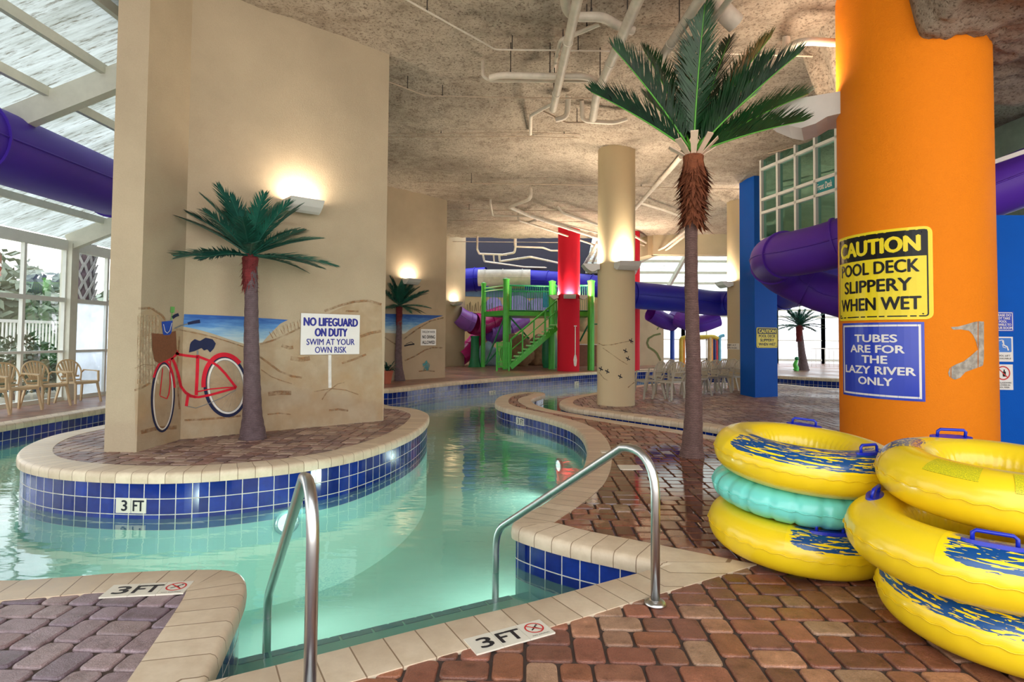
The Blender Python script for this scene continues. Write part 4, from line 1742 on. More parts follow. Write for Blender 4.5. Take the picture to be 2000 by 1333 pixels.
# real palm foliage plant in a pot, left of the middle palm
pp = G(756, 750, FAR_Z)
t = thing('potted_plant', 'spiky green plant in a terracotta pot beside the middle palm', 'plant', pp)
mb = MB()
mb.lathe([(0.10, 0), (0.15, 0.30), (0.17, 0.31), (0.17, 0.36), (0.15, 0.36), (0.14, 0.30)], 20)
mb.build('pot', mat('terracotta', (170, 88, 62), 0.7), t, local=True, smooth=True, angle=40)
mb = MB()
rnd = random.Random(9)
for k in range(34):
    a = rnd.uniform(0, 2 * PI)
    e = rnd.uniform(0.3, 1.4)
    d_ = Vector((math.cos(a) * math.cos(e), math.sin(a) * math.cos(e), math.sin(e)))
    tn = Vector((-math.sin(a), math.cos(a), 0)) * 0.025
    p = Vector((0, 0, 0.33))
    l = rnd.uniform(0.35, 0.6)
    m_ = p + d_ * l * 0.6
    q = p + d_ * l - Vector((0, 0, 0.12))
    mb.add([p - tn * 0.5, p + tn * 0.5, m_ + tn, m_ - tn, q], [(0, 1, 2, 3), (3, 2, 4)])
mb.build('foliage', M_leaf_blue, t, local=True)

# ================================================================ INFLATABLE TUBES
def m_vinyl(name, c, rough=0.28):
    b = NB(name)
    co = b.coord()
    n_ = b.noise(2.2, 2, 0.5, co)
    base = lin(c)
    col = b.ramp(n_, [(0.3, tuple(v * 0.92 for v in base[:3]) + (1,)), (0.7, base)])
    nb = b.bump(b.noise(5, 3, 0.5, co), 0.15, 0.01)
    b.bsdf(col, rough, 0, nb, Coat_Weight=0.3, Coat_Roughness=0.15)
    return b.m


M_vy = m_vinyl('yellow_vinyl', (246, 210, 30))
M_vt = m_vinyl('turquoise_vinyl', (120, 222, 208))
M_vb = mat('blue_moulded_plastic', (24, 44, 176), 0.3)


def m_print():
    b = NB('blue_wave_print')
    uv = b.coord('UV')
    n1 = b.noise(1.0, 2, 0.5, b.mapping(uv, (7, 13, 1)), 0.9)
    n2 = b.noise(1.0, 2, 0.5, b.mapping(uv, (14, 24, 1), (3, 1, 0)), 0.5)
    s = b.n('ShaderNodeSeparateXYZ', {0: uv})
    # distance to the edge of the print, in print units (u 0..1 along, v 0..1 across)
    ev = b.math('MULTIPLY', b.math('MULTIPLY', s.outputs[1], b.math('SUBTRACT', 1.0, s.outputs[1])), 4.0)
    eu = b.math('MULTIPLY', b.math('MULTIPLY', s.outputs[0], b.math('SUBTRACT', 1.0, s.outputs[0])), 10.0, clamp=True)
    ed = b.math('MULTIPLY', ev, eu, clamp=True)
    edge = b.math('GREATER_THAN', b.math('ADD', ed, b.math('MULTIPLY', b.math('SUBTRACT', n1, 0.5), 1.0)), 0.22)
    streak = b.math('LESS_THAN', n1, 0.57)
    spots = b.math('LESS_THAN', n2, 0.62)
    f = b.math('MULTIPLY', b.math('MULTIPLY', edge, streak), spots)
    col = b.mix(f, lin((252, 214, 20)), lin((4, 72, 130)))
    b.bsdf(col, 0.28, 0, None, Coat_Weight=0.3, Coat_Roughness=0.15)
    return b.m


def m_fineprint():
    b = NB('green_small_print')
    uv = b.coord('UV')
    s = b.n('ShaderNodeSeparateXYZ', {0: uv})
    rows = b.math('LESS_THAN', b.math('FRACT', b.math('MULTIPLY', s.outputs[1], 15.0)), 0.5)
    n1 = b.math('GREATER_THAN', b.noise(1.0, 2, 0.6, b.mapping(uv, (70, 15, 1))), 0.45)
    f = b.math('MULTIPLY', b.math('MULTIPLY', rows, n1), 0.65)
    col = b.mix(f, lin((226, 208, 26)), lin((70, 108, 40)))
    b.bsdf(col, 0.35)
    return b.m


M_print = m_print()
M_fine = m_fineprint()
TR, TA, TB = 0.405, 0.148, 0.138


def tpos(th, ph, o=0.0, pucker=0, TR=TR, TA=TA, TB=TB):
    c, s = math.cos(ph), math.sin(ph)
    cc = math.copysign(abs(c) ** 0.92, c)
    ss = math.copysign(abs(s) ** 0.92, s)
    a, b_ = TA + o, TB + o
    if pucker:
        w = 0.5 + 0.5 * math.cos(th * pucker)
        k = (w ** 12) * 0.15
        a -= k * TA * (0.35 + 0.65 * abs(math.cos(ph)))
        b_ -= k * TB * 0.8
    inner = max(0, -c)
    wr = 0.004 * math.sin(th * 46) * inner ** 2 + 0.003 * math.sin(th * 31 + 1) * max(0, 1 - abs(s) * 3)
    r = TR + (a + wr) * cc
    return Vector((r * math.cos(th), r * math.sin(th), b_ * ss))


def tube_ring(c, z, label, group, tilt=(0, 0), rz=0.0, mt=None, prints=(), fine=(), handles=(), pucker=0, kw=None):
    kw = kw or {}
    t = thing('swim_tube', label, 'swim ring', (c[0], c[1], z))
    if group:
        t['group'] = group
    t.rotation_euler = (math.radians(tilt[0]), math.radians(tilt[1]), 0)
    mb = MB()
    NU, NV = 144, 36
    mb.add([tpos(2 * PI * i / NU, 2 * PI * j / NV, 0, pucker, **kw) for i in range(NU) for j in range(NV)],
           [(i * NV + j, ((i + 1) % NU) * NV + j, ((i + 1) % NU) * NV + (j + 1) % NV, i * NV + (j + 1) % NV) for i in range(NU) for j in range(NV)])
    mb.build('ring', mt or M_vy, t, smooth=True, local=True)
    mb = MB()
    seam = [tpos(2 * PI * i / 200, 0.02 + 0.025 * math.sin(2 * PI * i / 200 * 37), 0.003, pucker, **kw) for i in range(200)]
    mb.tube(seam, 0.0035, 6, closed=True)
    mb.build('seam', mt or M_vy, t, smooth=True, local=True)

    def patch(name, t0, t1, p0, p1, m, o):
        n, k = max(8, int(abs(t1 - t0) / 3)), 12
        mb_ = MB()
        uv = []
        for i in range(n + 1):
            for j in range(k + 1):
                mb_.v.append(tuple(tpos(math.radians(t0 + (t1 - t0) * i / n), math.radians(p0 + (p1 - p0) * j / k), o, pucker, **kw)))
                uv.append((i / n, j / k))
        mb_.f = [(i * (k + 1) + j, (i + 1) * (k + 1) + j, (i + 1) * (k + 1) + j + 1, i * (k + 1) + j + 1) for i in range(n) for j in range(k)]
        mb_.build(name, m, t, smooth=True, uvs=uv, local=True, fix=False)
    for (t0, t1) in prints:
        patch('wave_print', t0, t1, 14, 118, M_print, 0.0012)
    for (t0, t1, p0, p1) in fine:
        patch('safety_print', t0, t1, p0, p1, M_fine, 0.0018)
    for th in handles:
        a = math.radians(th)
        ph = math.radians(82)
        p = tpos(a, ph, 0, 0, **kw)
        e = (tpos(a + 0.05, ph, 0, 0, **kw) - tpos(a - 0.05, ph, 0, 0, **kw)).normalized()
        up = Vector((-0.15 * math.cos(a), -0.15 * math.sin(a), 1)).normalized()
        w = e.cross(up)
        mb = MB()
        mb.tube([p - e * 0.075, p - e * 0.075 + up * 0.035, p - e * 0.062 + up * 0.046, p + e * 0.062 + up * 0.046, p + e * 0.075 + up * 0.035, p + e * 0.075], 0.0085, 8)
        h_ = mb.build('handle', M_vb, t, smooth=True, local=True)
        mb = MB()
        V_ = []
        for k in range(24):
            q = 2 * PI * k / 24
            s = p + e * (0.115 * math.cos(q)) + w * (0.036 * math.sin(q))
            V_ += [s - up * 0.012, s + up * 0.006]
        mb.add(V_, [(2 * k, 2 * ((k + 1) % 24), 2 * ((k + 1) % 24) + 1, 2 * k + 1) for k in range(24)] + [tuple(2 * k + 1 for k in range(24))])
        mb.build('handle_pad', M_vb, h_, local=True)
    return t


GA = None
tube_ring((1.78, 3.95), 0.165, 'yellow tube with blue wave print at the bottom of the left stack', GA, (2.5, 2.5), prints=((-122, -8),), handles=(-92, 88))
tube_ring((1.80, 4.00), 0.405, 'plain turquoise tube between two yellow ones in the left stack', GA, (2.5, 3), mt=M_vt, pucker=22, kw=dict(TR=0.385, TA=0.15, TB=0.105))
tube_ring((1.82, 3.95), 0.640, 'yellow tube with blue wave print on top of the left stack', GA, (3.5, 3.5), prints=((-172, -32),), handles=(-62, 66))
tube_ring((2.31, 2.90), 0.150, 'yellow tube with green small print at the bottom of the right stack', GA, (0.5, 1), prints=((150, 248),), fine=((250, 292, 28, 82),), handles=(20, 200))
tube_ring((2.17, 2.93), 0.425, 'yellow tube with blue handle in front, middle of the right stack', GA, (2, 1.5), prints=((-142, -20),), handles=(-119, 138))
tube_ring((2.42, 3.08), 0.690, 'yellow tube with two small print blocks, topmost of the right stack', GA, (3, 1), prints=((-82, 10), (118, 160)), fine=((196, 222, 40, 85), (236, 262, 30, 78)), handles=(85, -60))

# ================================================================ SIGNS
M_sy = mat('sign_yellow', (248, 224, 40), 0.22, var=0.03, Specular_IOR_Level=0.3)
M_sk = mat('sign_black', (26, 26, 26), 0.25, var=0.03, Specular_IOR_Level=0.2)
M_sb = mat('sign_blue', (38, 66, 190), 0.22, var=0.03)
M_sw = mat('sign_white', (236, 234, 228), 0.25, var=0.03)
M_navy = mat('sign_navy_ink', (22, 34, 140), 0.3, var=0.03)
M_pic = mat('sign_sky_blue', (40, 120, 210), 0.3, var=0.03)


def cyl_sign(C_, R, px0, px1, py0, py1, shift=0.0):
    """a sign bent round a column: returns map, width, height, centre"""
    a0, z0 = cyl_hit(px0, (py0 + py1) / 2, C_, R)
    a1, z1 = cyl_hit(px1, (py0 + py1) / 2, C_, R)
    am = (a0 + a1) / 2
    cxp = (px0 + px1) / 2
    zt_ = cyl_hit(cxp, py0, C_, R)[1]
    zb_ = cyl_hit(cxp, py1, C_, R)[1]
    w = abs(a1 - a0) * R
    zc_ = (zt_ + zb_) / 2
    fm = lambda u, v, o: Vector((C_[0] + (R + o) * math.cos(am + u / R), C_[1] + (R + o) * math.sin(am + u / R), zc_ + v))
    return fm, w, zt_ - zb_, fm(0, 0, 0)


def sign_text(t, rows, fm, m, off, name='text_line'):
    """rows: (text, cx, cy, w, h, bold); each line a lettering part"""
    for (s, cx, cy, w, h, bd) in rows:
        mb = MB()
        put_text(mb, s, fm, cx, cy, w, h, off + 0.0022, bd)
        mb.build(name, m, t)


def border(mb, fm, x0, x1, y0, y1, th, off, rc=0.0):
    for (a0, a1, b0, b1_) in ((x0, x1, y0, y0 + th), (x0, x1, y1 - th, y1)):
        plate(mb, fm, a0 + rc, a1 - rc, b0, b1_, off, off + 0.0006, nu=10)
    for (a0, a1) in ((x0, x0 + th), (x1 - th, x1)):
        plate(mb, fm, a0, a1, y0 + rc, y1 - rc, off, off + 0.0006)
    if rc:
        for sx, sy, a in ((x1 - rc, y1 - rc, 0), (x0 + rc, y1 - rc, 90), (x0 + rc, y0 + rc, 180), (x1 - rc, y0 + rc, 270)):
            V_ = []
            for k in range(7):
                q = math.radians(a + k * 15)
                V_ += [fm(sx + rc * math.cos(q), sy + rc * math.sin(q), off + 0.0006), fm(sx + (rc - th) * math.cos(q), sy + (rc - th) * math.sin(q), off + 0.0006)]
            mb.add(V_, [(2 * k, 2 * k + 1, 2 * k + 3, 2 * k + 2) for k in range(6)])


def caution(fm, w, h, c, label, flat=False):
    t = thing('caution_sign', label, 'sign', c)
    mb = MB()
    plate(mb, fm, -w / 2, w / 2, -h / 2, h / 2, 0.004, 0.010, rc=w * 0.06, nu=16)
    mb.build('panel', M_sy, t)
    k = MB()
    border(k, fm, -w * 0.465, w * 0.465, -h * 0.47, h * 0.47, w * 0.012, 0.0105, rc=w * 0.03)
    plate(k, fm, -w * 0.46, w * 0.46, h * 0.185, h * 0.465, 0.0104, 0.0112, nu=16)
    k.build('black_header', M_sk, t)
    sign_text(t, [('CAUTION', 0, h * 0.325, w * 0.82, h * 0.18, 0.06)], fm, M_sy, 0.0120)
    sign_text(t, [('POOL DECK', 0, h * 0.085, w * 0.80, h * 0.145, 0.04), ('SLIPPERY', 0, -h * 0.115, w * 0.68, h * 0.145, 0.04), ('WHEN WET', 0, -h * 0.32, w * 0.82, h * 0.145, 0.04)], fm, M_sk, 0.0108)
    if w > 0.5:
        b_ = MB()
        for sx, sy in ((-0.42, -0.44), (0.42, -0.44), (-0.42, 0.44), (0.42, 0.44)):
            q = fm(w * sx, h * sy, 0.012)
            b_.box(q, (0.012, 0.012, 0.012))
        b_.build('screw_heads', M_sk, t)


fm, w, h, c = cyl_sign(OC, OR, 1640, 1822, 449, 625)
caution(fm, w, h, c, 'large yellow and black caution pool deck slippery sign on the orange column')
bd_ = (BLUE[1] - BLUE[0]).normalized()
bn_ = Vector((bd_.y, -bd_.x, 0))
A_, B_ = V(1477, 640, BLUE[0], BLUE[1]), V(1518, 680, BLUE[0], BLUE[1])
c = (A_ + B_) / 2
fm = flat_map(c, bd_, bn_)
caution(fm, abs((B_ - A_).dot(bd_)), abs(A_.z - B_.z), c, 'small yellow and black caution sign on the blue square pillar')

fm, w, h, c = cyl_sign(OC, OR, 1648, 1806, 630, 780)
t = thing('tube_rule_sign', 'blue TUBES ARE FOR THE LAZY RIVER ONLY sign on the orange column', 'sign', c)
mb = MB()
plate(mb, fm, -w / 2, w / 2, -h / 2, h / 2, 0.004, 0.010, nu=16)
mb.build('panel', M_sb, t)
mb = MB()
border(mb, fm, -w * 0.47, w * 0.47, -h * 0.47, h * 0.47, w * 0.022, 0.0106)
mb.build('white_border', M_sw, t)
sign_text(t, [('TUBES', 0.0, h * 0.29, w * 0.50, h * 0.105, 0.05), ('ARE FOR', 0, h * 0.15, w * 0.64, h * 0.105, 0.05), ('THE', 0, h * 0.012, w * 0.30, h * 0.105, 0.05),
              ('LAZY RIVER', 0, -h * 0.13, w * 0.84, h * 0.105, 0.05), ('ONLY', 0, -h * 0.275, w * 0.40, h * 0.105, 0.05)], fm, M_sw, 0.0108)


def flat_sign(name, label, p0, p1, a, b_, n, m_panel, off=0.01, thick=0.012, rc=0.0):
    A_, B_ = V(p0[0], p0[1], a, b_), V(p1[0], p1[1], a, b_)
    d_ = Vector((b_.x - a.x, b_.y - a.y, 0)).normalized()
    if (B_ - A_).dot(d_) < 0:
        d_ = -d_
    c = (A_ + B_) / 2
    w, h = abs((B_ - A_).dot(d_)), abs(A_.z - B_.z)
    fm = flat_map(c, d_, n)
    t = thing(name, label, 'sign', c)
    mb = MB()
    plate(mb, fm, -w / 2, w / 2, -h / 2, h / 2, off - thick, off, rc=rc)
    mb.build('panel', m_panel, t)
    return t, fm, w, h


t, fm, w, h = flat_sign('lifeguard_sign', 'white NO LIFEGUARD ON DUTY sign with blue letters on the mural wall', (587, 612), (700, 692), FOLD, WEND, nw, M_sw, 0.03, 0.02)
sign_text(t, [('NO LIFEGUARD', 0, h * 0.30, w * 0.93, h * 0.21, 0.06), ('ON DUTY', 0, h * 0.045, w * 0.56, h * 0.21, 0.06)], fm, M_navy, 0.032)
sign_text(t, [('SWIM AT YOUR', 0, -h * 0.19, w * 0.82, h * 0.155, 0.02), ('OWN RISK', 0, -h * 0.385, w * 0.54, h * 0.155, 0.02)], fm, M_navy, 0.032)
t, fm, w, h = flat_sign('shallow_water_sign', 'small white SHALLOW WATER NO DIVING ALLOWED sign on the middle wall', (822, 643), (851, 675), W2A, W2B, n2, M_sw)
sign_text(t, [('SHALLOW WATER', 0, h * 0.33, w * 0.84, h * 0.13, 0.01), ('NO DIVING', 0, h * 0.02, w * 0.84, h * 0.2, 0.03), ('ALLOWED', 0, -h * 0.31, w * 0.84, h * 0.2, 0.03)], fm, M_sk, 0.012)

fw = Vector((0, -1, 0))
ba, bb = Vector((5, BWY, 0)), Vector((9, BWY, 0))
t, fm, w, h = flat_sign('towel_sign', 'blue PLEASE DO NOT TAKE POOL TOWELS sign, upper one on the blue wall', (1936, 609), (1979, 648), ba, bb, fw, M_sb)
mb = MB()
border(mb, fm, -w * 0.46, w * 0.46, -h * 0.46, h * 0.46, w * 0.03, 0.0105)
mb.build('white_border', M_sw, t)
sign_text(t, [('PLEASE DO', 0, h * 0.32, w * 0.74, h * 0.12, 0.03), ('NOT TAKE', 0, h * 0.16, w * 0.66, h * 0.12, 0.03), ('POOL', 0, 0, w * 0.36, h * 0.12, 0.03), ('TOWELS TO', 0, -h * 0.16, w * 0.76, h * 0.12, 0.03), ('YOUR ROOM', 0, -h * 0.32, w * 0.84, h * 0.12, 0.03)], fm, M_sw, 0.0115)
t, fm, w, h = flat_sign('pool_lift_sign', 'white sign with a blue pool lift pictogram on the blue wall', (1938, 658), (1978, 707), ba, bb, fw, M_sw)
mb = MB()
plate(mb, fm, -w * 0.42, w * 0.42, -h * 0.12, h * 0.45, 0.0105, 0.0112, rc=w * 0.05)
mb.build('blue_square', M_pic, t)
mb = MB()
stroke2(mb, fm, [(-w * 0.3, -h * 0.07), (-w * 0.18, -h * 0.07)], h * 0.03, 0.012)
stroke2(mb, fm, [(-w * 0.24, -h * 0.08), (-w * 0.24, h * 0.33), (-w * 0.02, h * 0.37)], w * 0.04, 0.012)
stroke2(mb, fm, [(w * 0.0, h * 0.36), (w * 0.04, h * 0.16), (w * 0.2, h * 0.1), (w * 0.26, -h * 0.05)], w * 0.07, 0.012)
stroke2(mb, fm, [(-w * 0.03, h * 0.2), (-w * 0.0, h * 0.08), (w * 0.14, h * 0.05)], w * 0.03, 0.012)
ring2(mb, fm, w * 0.0, h * 0.30, 0.0, w * 0.05, 0.0121, 12)
mb.build('pictogram', M_sw, t)
sign_text(t, [('POOL LIFT', 0, -h * 0.26, w * 0.7, h * 0.07, 0.0), ('AVAILABLE', 0, -h * 0.37, w * 0.76, h * 0.06, 0.0)], fm, M_sk, 0.0115)
t, fm, w, h = flat_sign('no_glass_sign', 'white NO GLASSWARE sign with red prohibition ring, lowest on the blue wall', (1938, 712), (1978, 762), ba, bb, fw, M_sw)
mb = MB()
ring2(mb, fm, 0, h * 0.16, w * 0.30, w * 0.36, 0.0115)
stroke2(mb, fm, [(-w * 0.22, h * 0.16 + w * 0.22), (w * 0.22, h * 0.16 - w * 0.22)], w * 0.05, 0.0122)
mb.build('prohibition_ring', M_inkred, t)
mb = MB()
plate(mb, fm, -w * 0.02, w * 0.14, h * 0.02, h * 0.22, 0.0108, 0.0112)
plate(mb, fm, w * 0.03, w * 0.09, h * 0.22, h * 0.30, 0.0108, 0.0112)
mb.build('bottle_pictogram', M_sk, t)
sign_text(t, [('NO GLASSWARE', 0, -h * 0.22, w * 0.8, h * 0.06, 0.0), ('ALLOWED IN', 0, -h * 0.31, w * 0.66, h * 0.06, 0.0), ('POOL AREA', 0, -h * 0.40, w * 0.6, h * 0.06, 0.0)], fm, M_sk, 0.0115)

c2c = (BC2.x, 17.6)
fm, w, h, c = cyl_sign(c2c, 0.42, 1417, 1444, 671, 683)
t = thing('pool_rule_plate', 'tiny cream plate with two dark lines on the column left of the blue pillar', 'sign', c)
mb = MB()
plate(mb, fm, -w / 2, w / 2, -h / 2, h / 2, 0.002, 0.008, nu=6)
mb.build('panel', M_mark, t)
sign_text(t, [('SWIM AT', 0, h * 0.2, w * 0.7, h * 0.26, 0.0), ('OWN RISK', 0, -h * 0.24, w * 0.8, h * 0.26, 0.0)], fm, M_sk, 0.009)
# teal notice in the upper green glass
A_, B_ = V(1589, 356, ua, uc), V(1622, 378, ua, uc)
cc_ = ua + ud * ((A_ - ua).dot(ud) + 0.30)
cc_.z = (V(1592, 355, ua, uc).z + V(1592, 382, ua, uc).z) / 2
fm = flat_map(cc_ + un * 0.0, ud, un)
t = thing('window_notice', 'teal notice stuck in the upper green window beside the orange column', 'sign', cc_)
mb = MB()
plate(mb, fm, -0.25, 0.25, -0.13, 0.13, 0.002, 0.006)
mb.build('panel', mat('teal_card', (20, 130, 136), 0.4), t)
sign_text(t, [('Front', -0.1, 0.0, 0.18, 0.13, 0.01), ('Desk', 0.11, 0.0, 0.18, 0.13, 0.01)], fm, M_sw, 0.0075)

# ================================================================ PAINTED MURALS (flat paint on the real walls)
def paint(name, c, alpha=1.0, ns=9.0, lo=0.35, hi=0.65, var=0.15, aniso=(1, 1, 1)):
    b = NB(name)
    co = b.coord()
    n_ = b.noise(ns, 4, 0.6, b.mapping(co, aniso))
    base = lin(c)
    col = b.ramp(n_, [(0.3, tuple(v * (1 - var) for v in base[:3]) + (1,)), (0.7, tuple(min(1, v * (1 + var)) for v in base[:3]) + (1,))])
    nd = b.bsdf(col, 0.85)
    if alpha < 1:
        a = b.ramp(b.noise(ns * 1.7, 3, 0.6, b.mapping(co, aniso)), [(lo, (0.15 * alpha,) * 3 + (1,)), (hi, (alpha,) * 3 + (1,))])
        b.t.links.new(a, nd.inputs['Alpha'])
    return b.m


M_pred = paint('paint_red', (206, 20, 44))
M_pnavy = paint('paint_navy', (22, 30, 66), ns=5)
M_pblack = paint('paint_black', (34, 34, 40))
M_pwhite = paint('paint_white', (226, 222, 212))
M_pgrey = paint('paint_grey', (120, 124, 122))
M_pbask = paint('paint_basket_brown', (120, 74, 46), ns=40)
M_ppail = paint('paint_pail_blue', (26, 70, 168))
M_pgreen = paint('paint_green', (110, 180, 92))
M_pbrown = paint('paint_brown', (158, 116, 76), 0.75, ns=7)
M_psand = paint('paint_sand', (206, 168, 118), 0.42, ns=1.8, lo=0.36, hi=0.72)
M_pfence = paint('paint_fence', (214, 196, 164), 0.8, ns=6)
M_pteal = paint('paint_teal', (60, 160, 170), 0.9)


def m_sea(name, z0, z1):
    b = NB(name)
    co = b.n('ShaderNodeNewGeometry').outputs['Position']
    s = b.n('ShaderNodeSeparateXYZ', {0: co})
    f = b.math('DIVIDE', b.math('SUBTRACT', s.outputs[2], z0), z1 - z0)
    n_ = b.noise(1.0, 4, 0.65, b.mapping(co, (3, 3, 22)))
    f2 = b.math('ADD', f, b.math('MULTIPLY', b.math('SUBTRACT', n_, 0.5), 0.75))
    col = b.ramp(f2, [(0.0, lin((206, 214, 206))), (0.3, lin((150, 186, 206))), (0.6, lin((88, 140, 196))), (0.92, lin((40, 86, 160)))])
    b.bsdf(col, 0.8)
    return b.m


def MW(px, py, off=0.0):
    a = V(px, py, FOLD, WEND)
    c_ = V(px, py, Vector((px1, pyf, 0)), FOLD)
    if c_.y < FOLD.y:
        return c_ + Vector((1, 0, 0)) * off
    return a + nw * off


CX = lambda p: (250 + p[0] / 4, 550 + p[1] / 4)


def wstroke(mb, pts, w, off=0.004, fn=MW, cv=CX, sub=3):
    """w in crop pixels"""
    P = []
    for i in range(len(pts) - 1):
        for k in range(sub):
            f = k / sub
            P.append((pts[i][0] * (1 - f) + pts[i + 1][0] * f, pts[i][1] * (1 - f) + pts[i + 1][1] * f))
    P.append(pts[-1])
    ws = w if isinstance(w, list) else None
    V_ = []
    n = len(P)
    for i in range(n):
        a, c_ = P[max(0, i - 1)], P[min(n - 1, i + 1)]
        dx, dy = c_[0] - a[0], c_[1] - a[1]
        L = math.hypot(dx, dy) or 1
        ww = w if ws is None else ws[0] + (ws[1] - ws[0]) * i / (n - 1)
        nx, ny = -dy / L * ww / 2, dx / L * ww / 2
        V_ += [fn(*cv((P[i][0] + nx, P[i][1] + ny)), off), fn(*cv((P[i][0] - nx, P[i][1] - ny)), off)]
    mb.add(V_, [(2 * i, 2 * i + 1, 2 * i + 3, 2 * i + 2) for i in range(n - 1)])


def wpoly(mb, pts, off=0.003, fn=MW, cv=CX, step=None):
    """filled painted shape, cut into narrow columns so that it can turn the corner"""
    step = step or 8.0
    xs0, xs1 = min(p[0] for p in pts), max(p[0] for p in pts)
    n = max(2, int((xs1 - xs0) / step))
    # scanline fill
    cols_ = []
    for i in range(n + 1):
        x = xs0 + (xs1 - xs0) * i / n
        x = min(max(x, xs0 + 1e-3), xs1 - 1e-3)
        ys = []
        for k in range(len(pts)):
            a, c_ = pts[k], pts[(k + 1) % len(pts)]
            if (a[0] <= x < c_[0]) or (c_[0] <= x < a[0]):
                ys.append(a[1] + (c_[1] - a[1]) * (x - a[0]) / (c_[0] - a[0]))
        ys.sort()
        cols_.append((x, ys))
    for i in range(n):
        (xa, ya), (xb, yb) = cols_[i], cols_[i + 1]
        if len(ya) == len(yb) and len(ya) >= 2:
            for k in range(0, len(ya) - 1, 2):
                m_ = max(1, int(abs(ya[k + 1] - ya[k]) / (step * 4)))
                V_ = []
                for q in range(m_ + 1):
                    V_ += [fn(*cv((xa, ya[k] + (ya[k + 1] - ya[k]) * q / m_)), off), fn(*cv((xb, yb[k] + (yb[k + 1] - yb[k]) * q / m_)), off)]
                mb.add(V_, [(2 * q, 2 * q + 1, 2 * q + 3, 2 * q + 2) for q in range(m_)])


def ellipse_pts(cx, cy, rx, ry, a0=0, a1=360, tilt=0, n=48):
    ct, st = math.cos(math.radians(tilt)), math.sin(math.radians(tilt))
    out = []
    for i in range(n + 1):
        a = math.radians(a0 + (a1 - a0) * i / n)
        x, y = rx * math.cos(a), ry * math.sin(a)
        out.append((cx + x * ct - y * st, cy + x * st + y * ct))
    return out


mo = MW(450, 740, 0.0)
t = thing('wall_mural', 'painted beach mural with a red bicycle, basket and sea on the near wall', 'mural', mo)
zsea0, zsea1 = MW(480, 672).z, MW(480, 616).z
mb = MB()
wpoly(mb, [(432, 256), (600, 262), (940, 276), (1030, 286), (1250, 300), (1190, 330), (1090, 430), (1050, 478), (985, 486), (905, 488), (780, 450), (650, 405), (540, 375), (430, 352)], 0.002)
mb.build('painted_sea', m_sea('paint_sea', zsea0, zsea1), t)
mb = MB()
wpoly(mb, [(80, 250), (180, 205), (270, 265), (330, 370), (430, 365), (640, 425), (900, 505), (1030, 500), (1180, 455), (1340, 375), (1600, 235), (1760, 165), (1880, 155), (1985, 190), (1990, 1085), (1600, 1120), (1000, 1190), (700, 1205), (420, 1240), (300, 1275), (60, 1330), (50, 860), (70, 600)], 0.0012)
mb.build('painted_sand', M_psand, t)
mb = MB()
for s_, w_ in (([(375, 372), (640, 428), (780, 470), (900, 510)], 9), ([(1030, 492), (1150, 455), (1250, 410), (1345, 362)], 14), ([(1025, 585), (1100, 640), (1180, 700), (1280, 742), (1360, 752)], 16), ([(1040, 690), (1120, 745), (1210, 780), (1280, 800)], 8),
               ([(1535, 232), (1650, 190), (1760, 160), (1880, 150), (1980, 180)], 18), ([(1700, 232), (1800, 235)], 14), ([(1815, 432), (1890, 405), (1975, 388)], 22), ([(1270, 600), (1350, 612), (1420, 600)], 34), ([(1670, 640), (1760, 612), (1860, 570)], 16),
               ([(1095, 880), (1180, 870), (1275, 872)], 34), ([(1090, 1040), (1180, 1030), (1270, 1040)], 10), ([(1570, 1008), (1640, 1000), (1720, 1010)], 16), ([(440, 1085), (560, 1080), (720, 1068), (880, 1050)], 16), ([(100, 1180), (220, 1150), (380, 1140)], 30),
               ([(1450, 862), (1520, 850), (1590, 838), (1700, 850), (1800, 885)], 8), ([(1590, 838), (1550, 870), (1515, 925)], 10), ([(1590, 838), (1640, 800), (1690, 790)], 8), ([(80, 212), (180, 208), (260, 262), (290, 300)], 18), ([(50, 852), (110, 830), (170, 795)], 16), ([(50, 680), (120, 650), (210, 655)], 5), ([(1200, 500), (1260, 520), (1290, 515)], 26), ([(1640, 470), (1740, 500), (1800, 560)], 10), ([(400, 430), (380, 700), (400, 1000)], 14)):
    wstroke(mb, s_, w_, 0.0025)
    mb.build('painted_dune_line', M_pbrown, t)
    mb = MB()
for k in range(9):
    x = 1110 + k * 27
    y = 415 - k * 10
    wstroke(mb, [(x - 8, y - 22), (x + 22, y + 30)] if k < 4 else [(x - 4, y - 30), (x + 8, y + 32)], 6, 0.003)
for x in (75, 96, 118, 140, 165, 190, 215):
    wstroke(mb, [(x, 262 + abs(x - 150) * 0.1), (x - 4, 560), (x - 2, 800)], 4, 0.003, sub=2)
mb.build('painted_fence_lines', M_pbrown, t)
mb = MB()
for x in (84, 107, 129, 153, 178, 205, 232):
    wstroke(mb, [(x, 262), (x - 3, 560), (x, 800)], 15, 0.0022, sub=2)
for k in range(9):
    wstroke(mb, [(1122 + k * 27, 375 - k * 10), (1140 + k * 27, 440 - k * 11)], 9, 0.0026)
mb.build('painted_fence', M_pfence, t)
mb = MB()
wstroke(mb, [(1576, 575), (1576, 700), (1577, 832)], 24, 0.004)
mb.build('painted_signpost', M_pwhite, t)
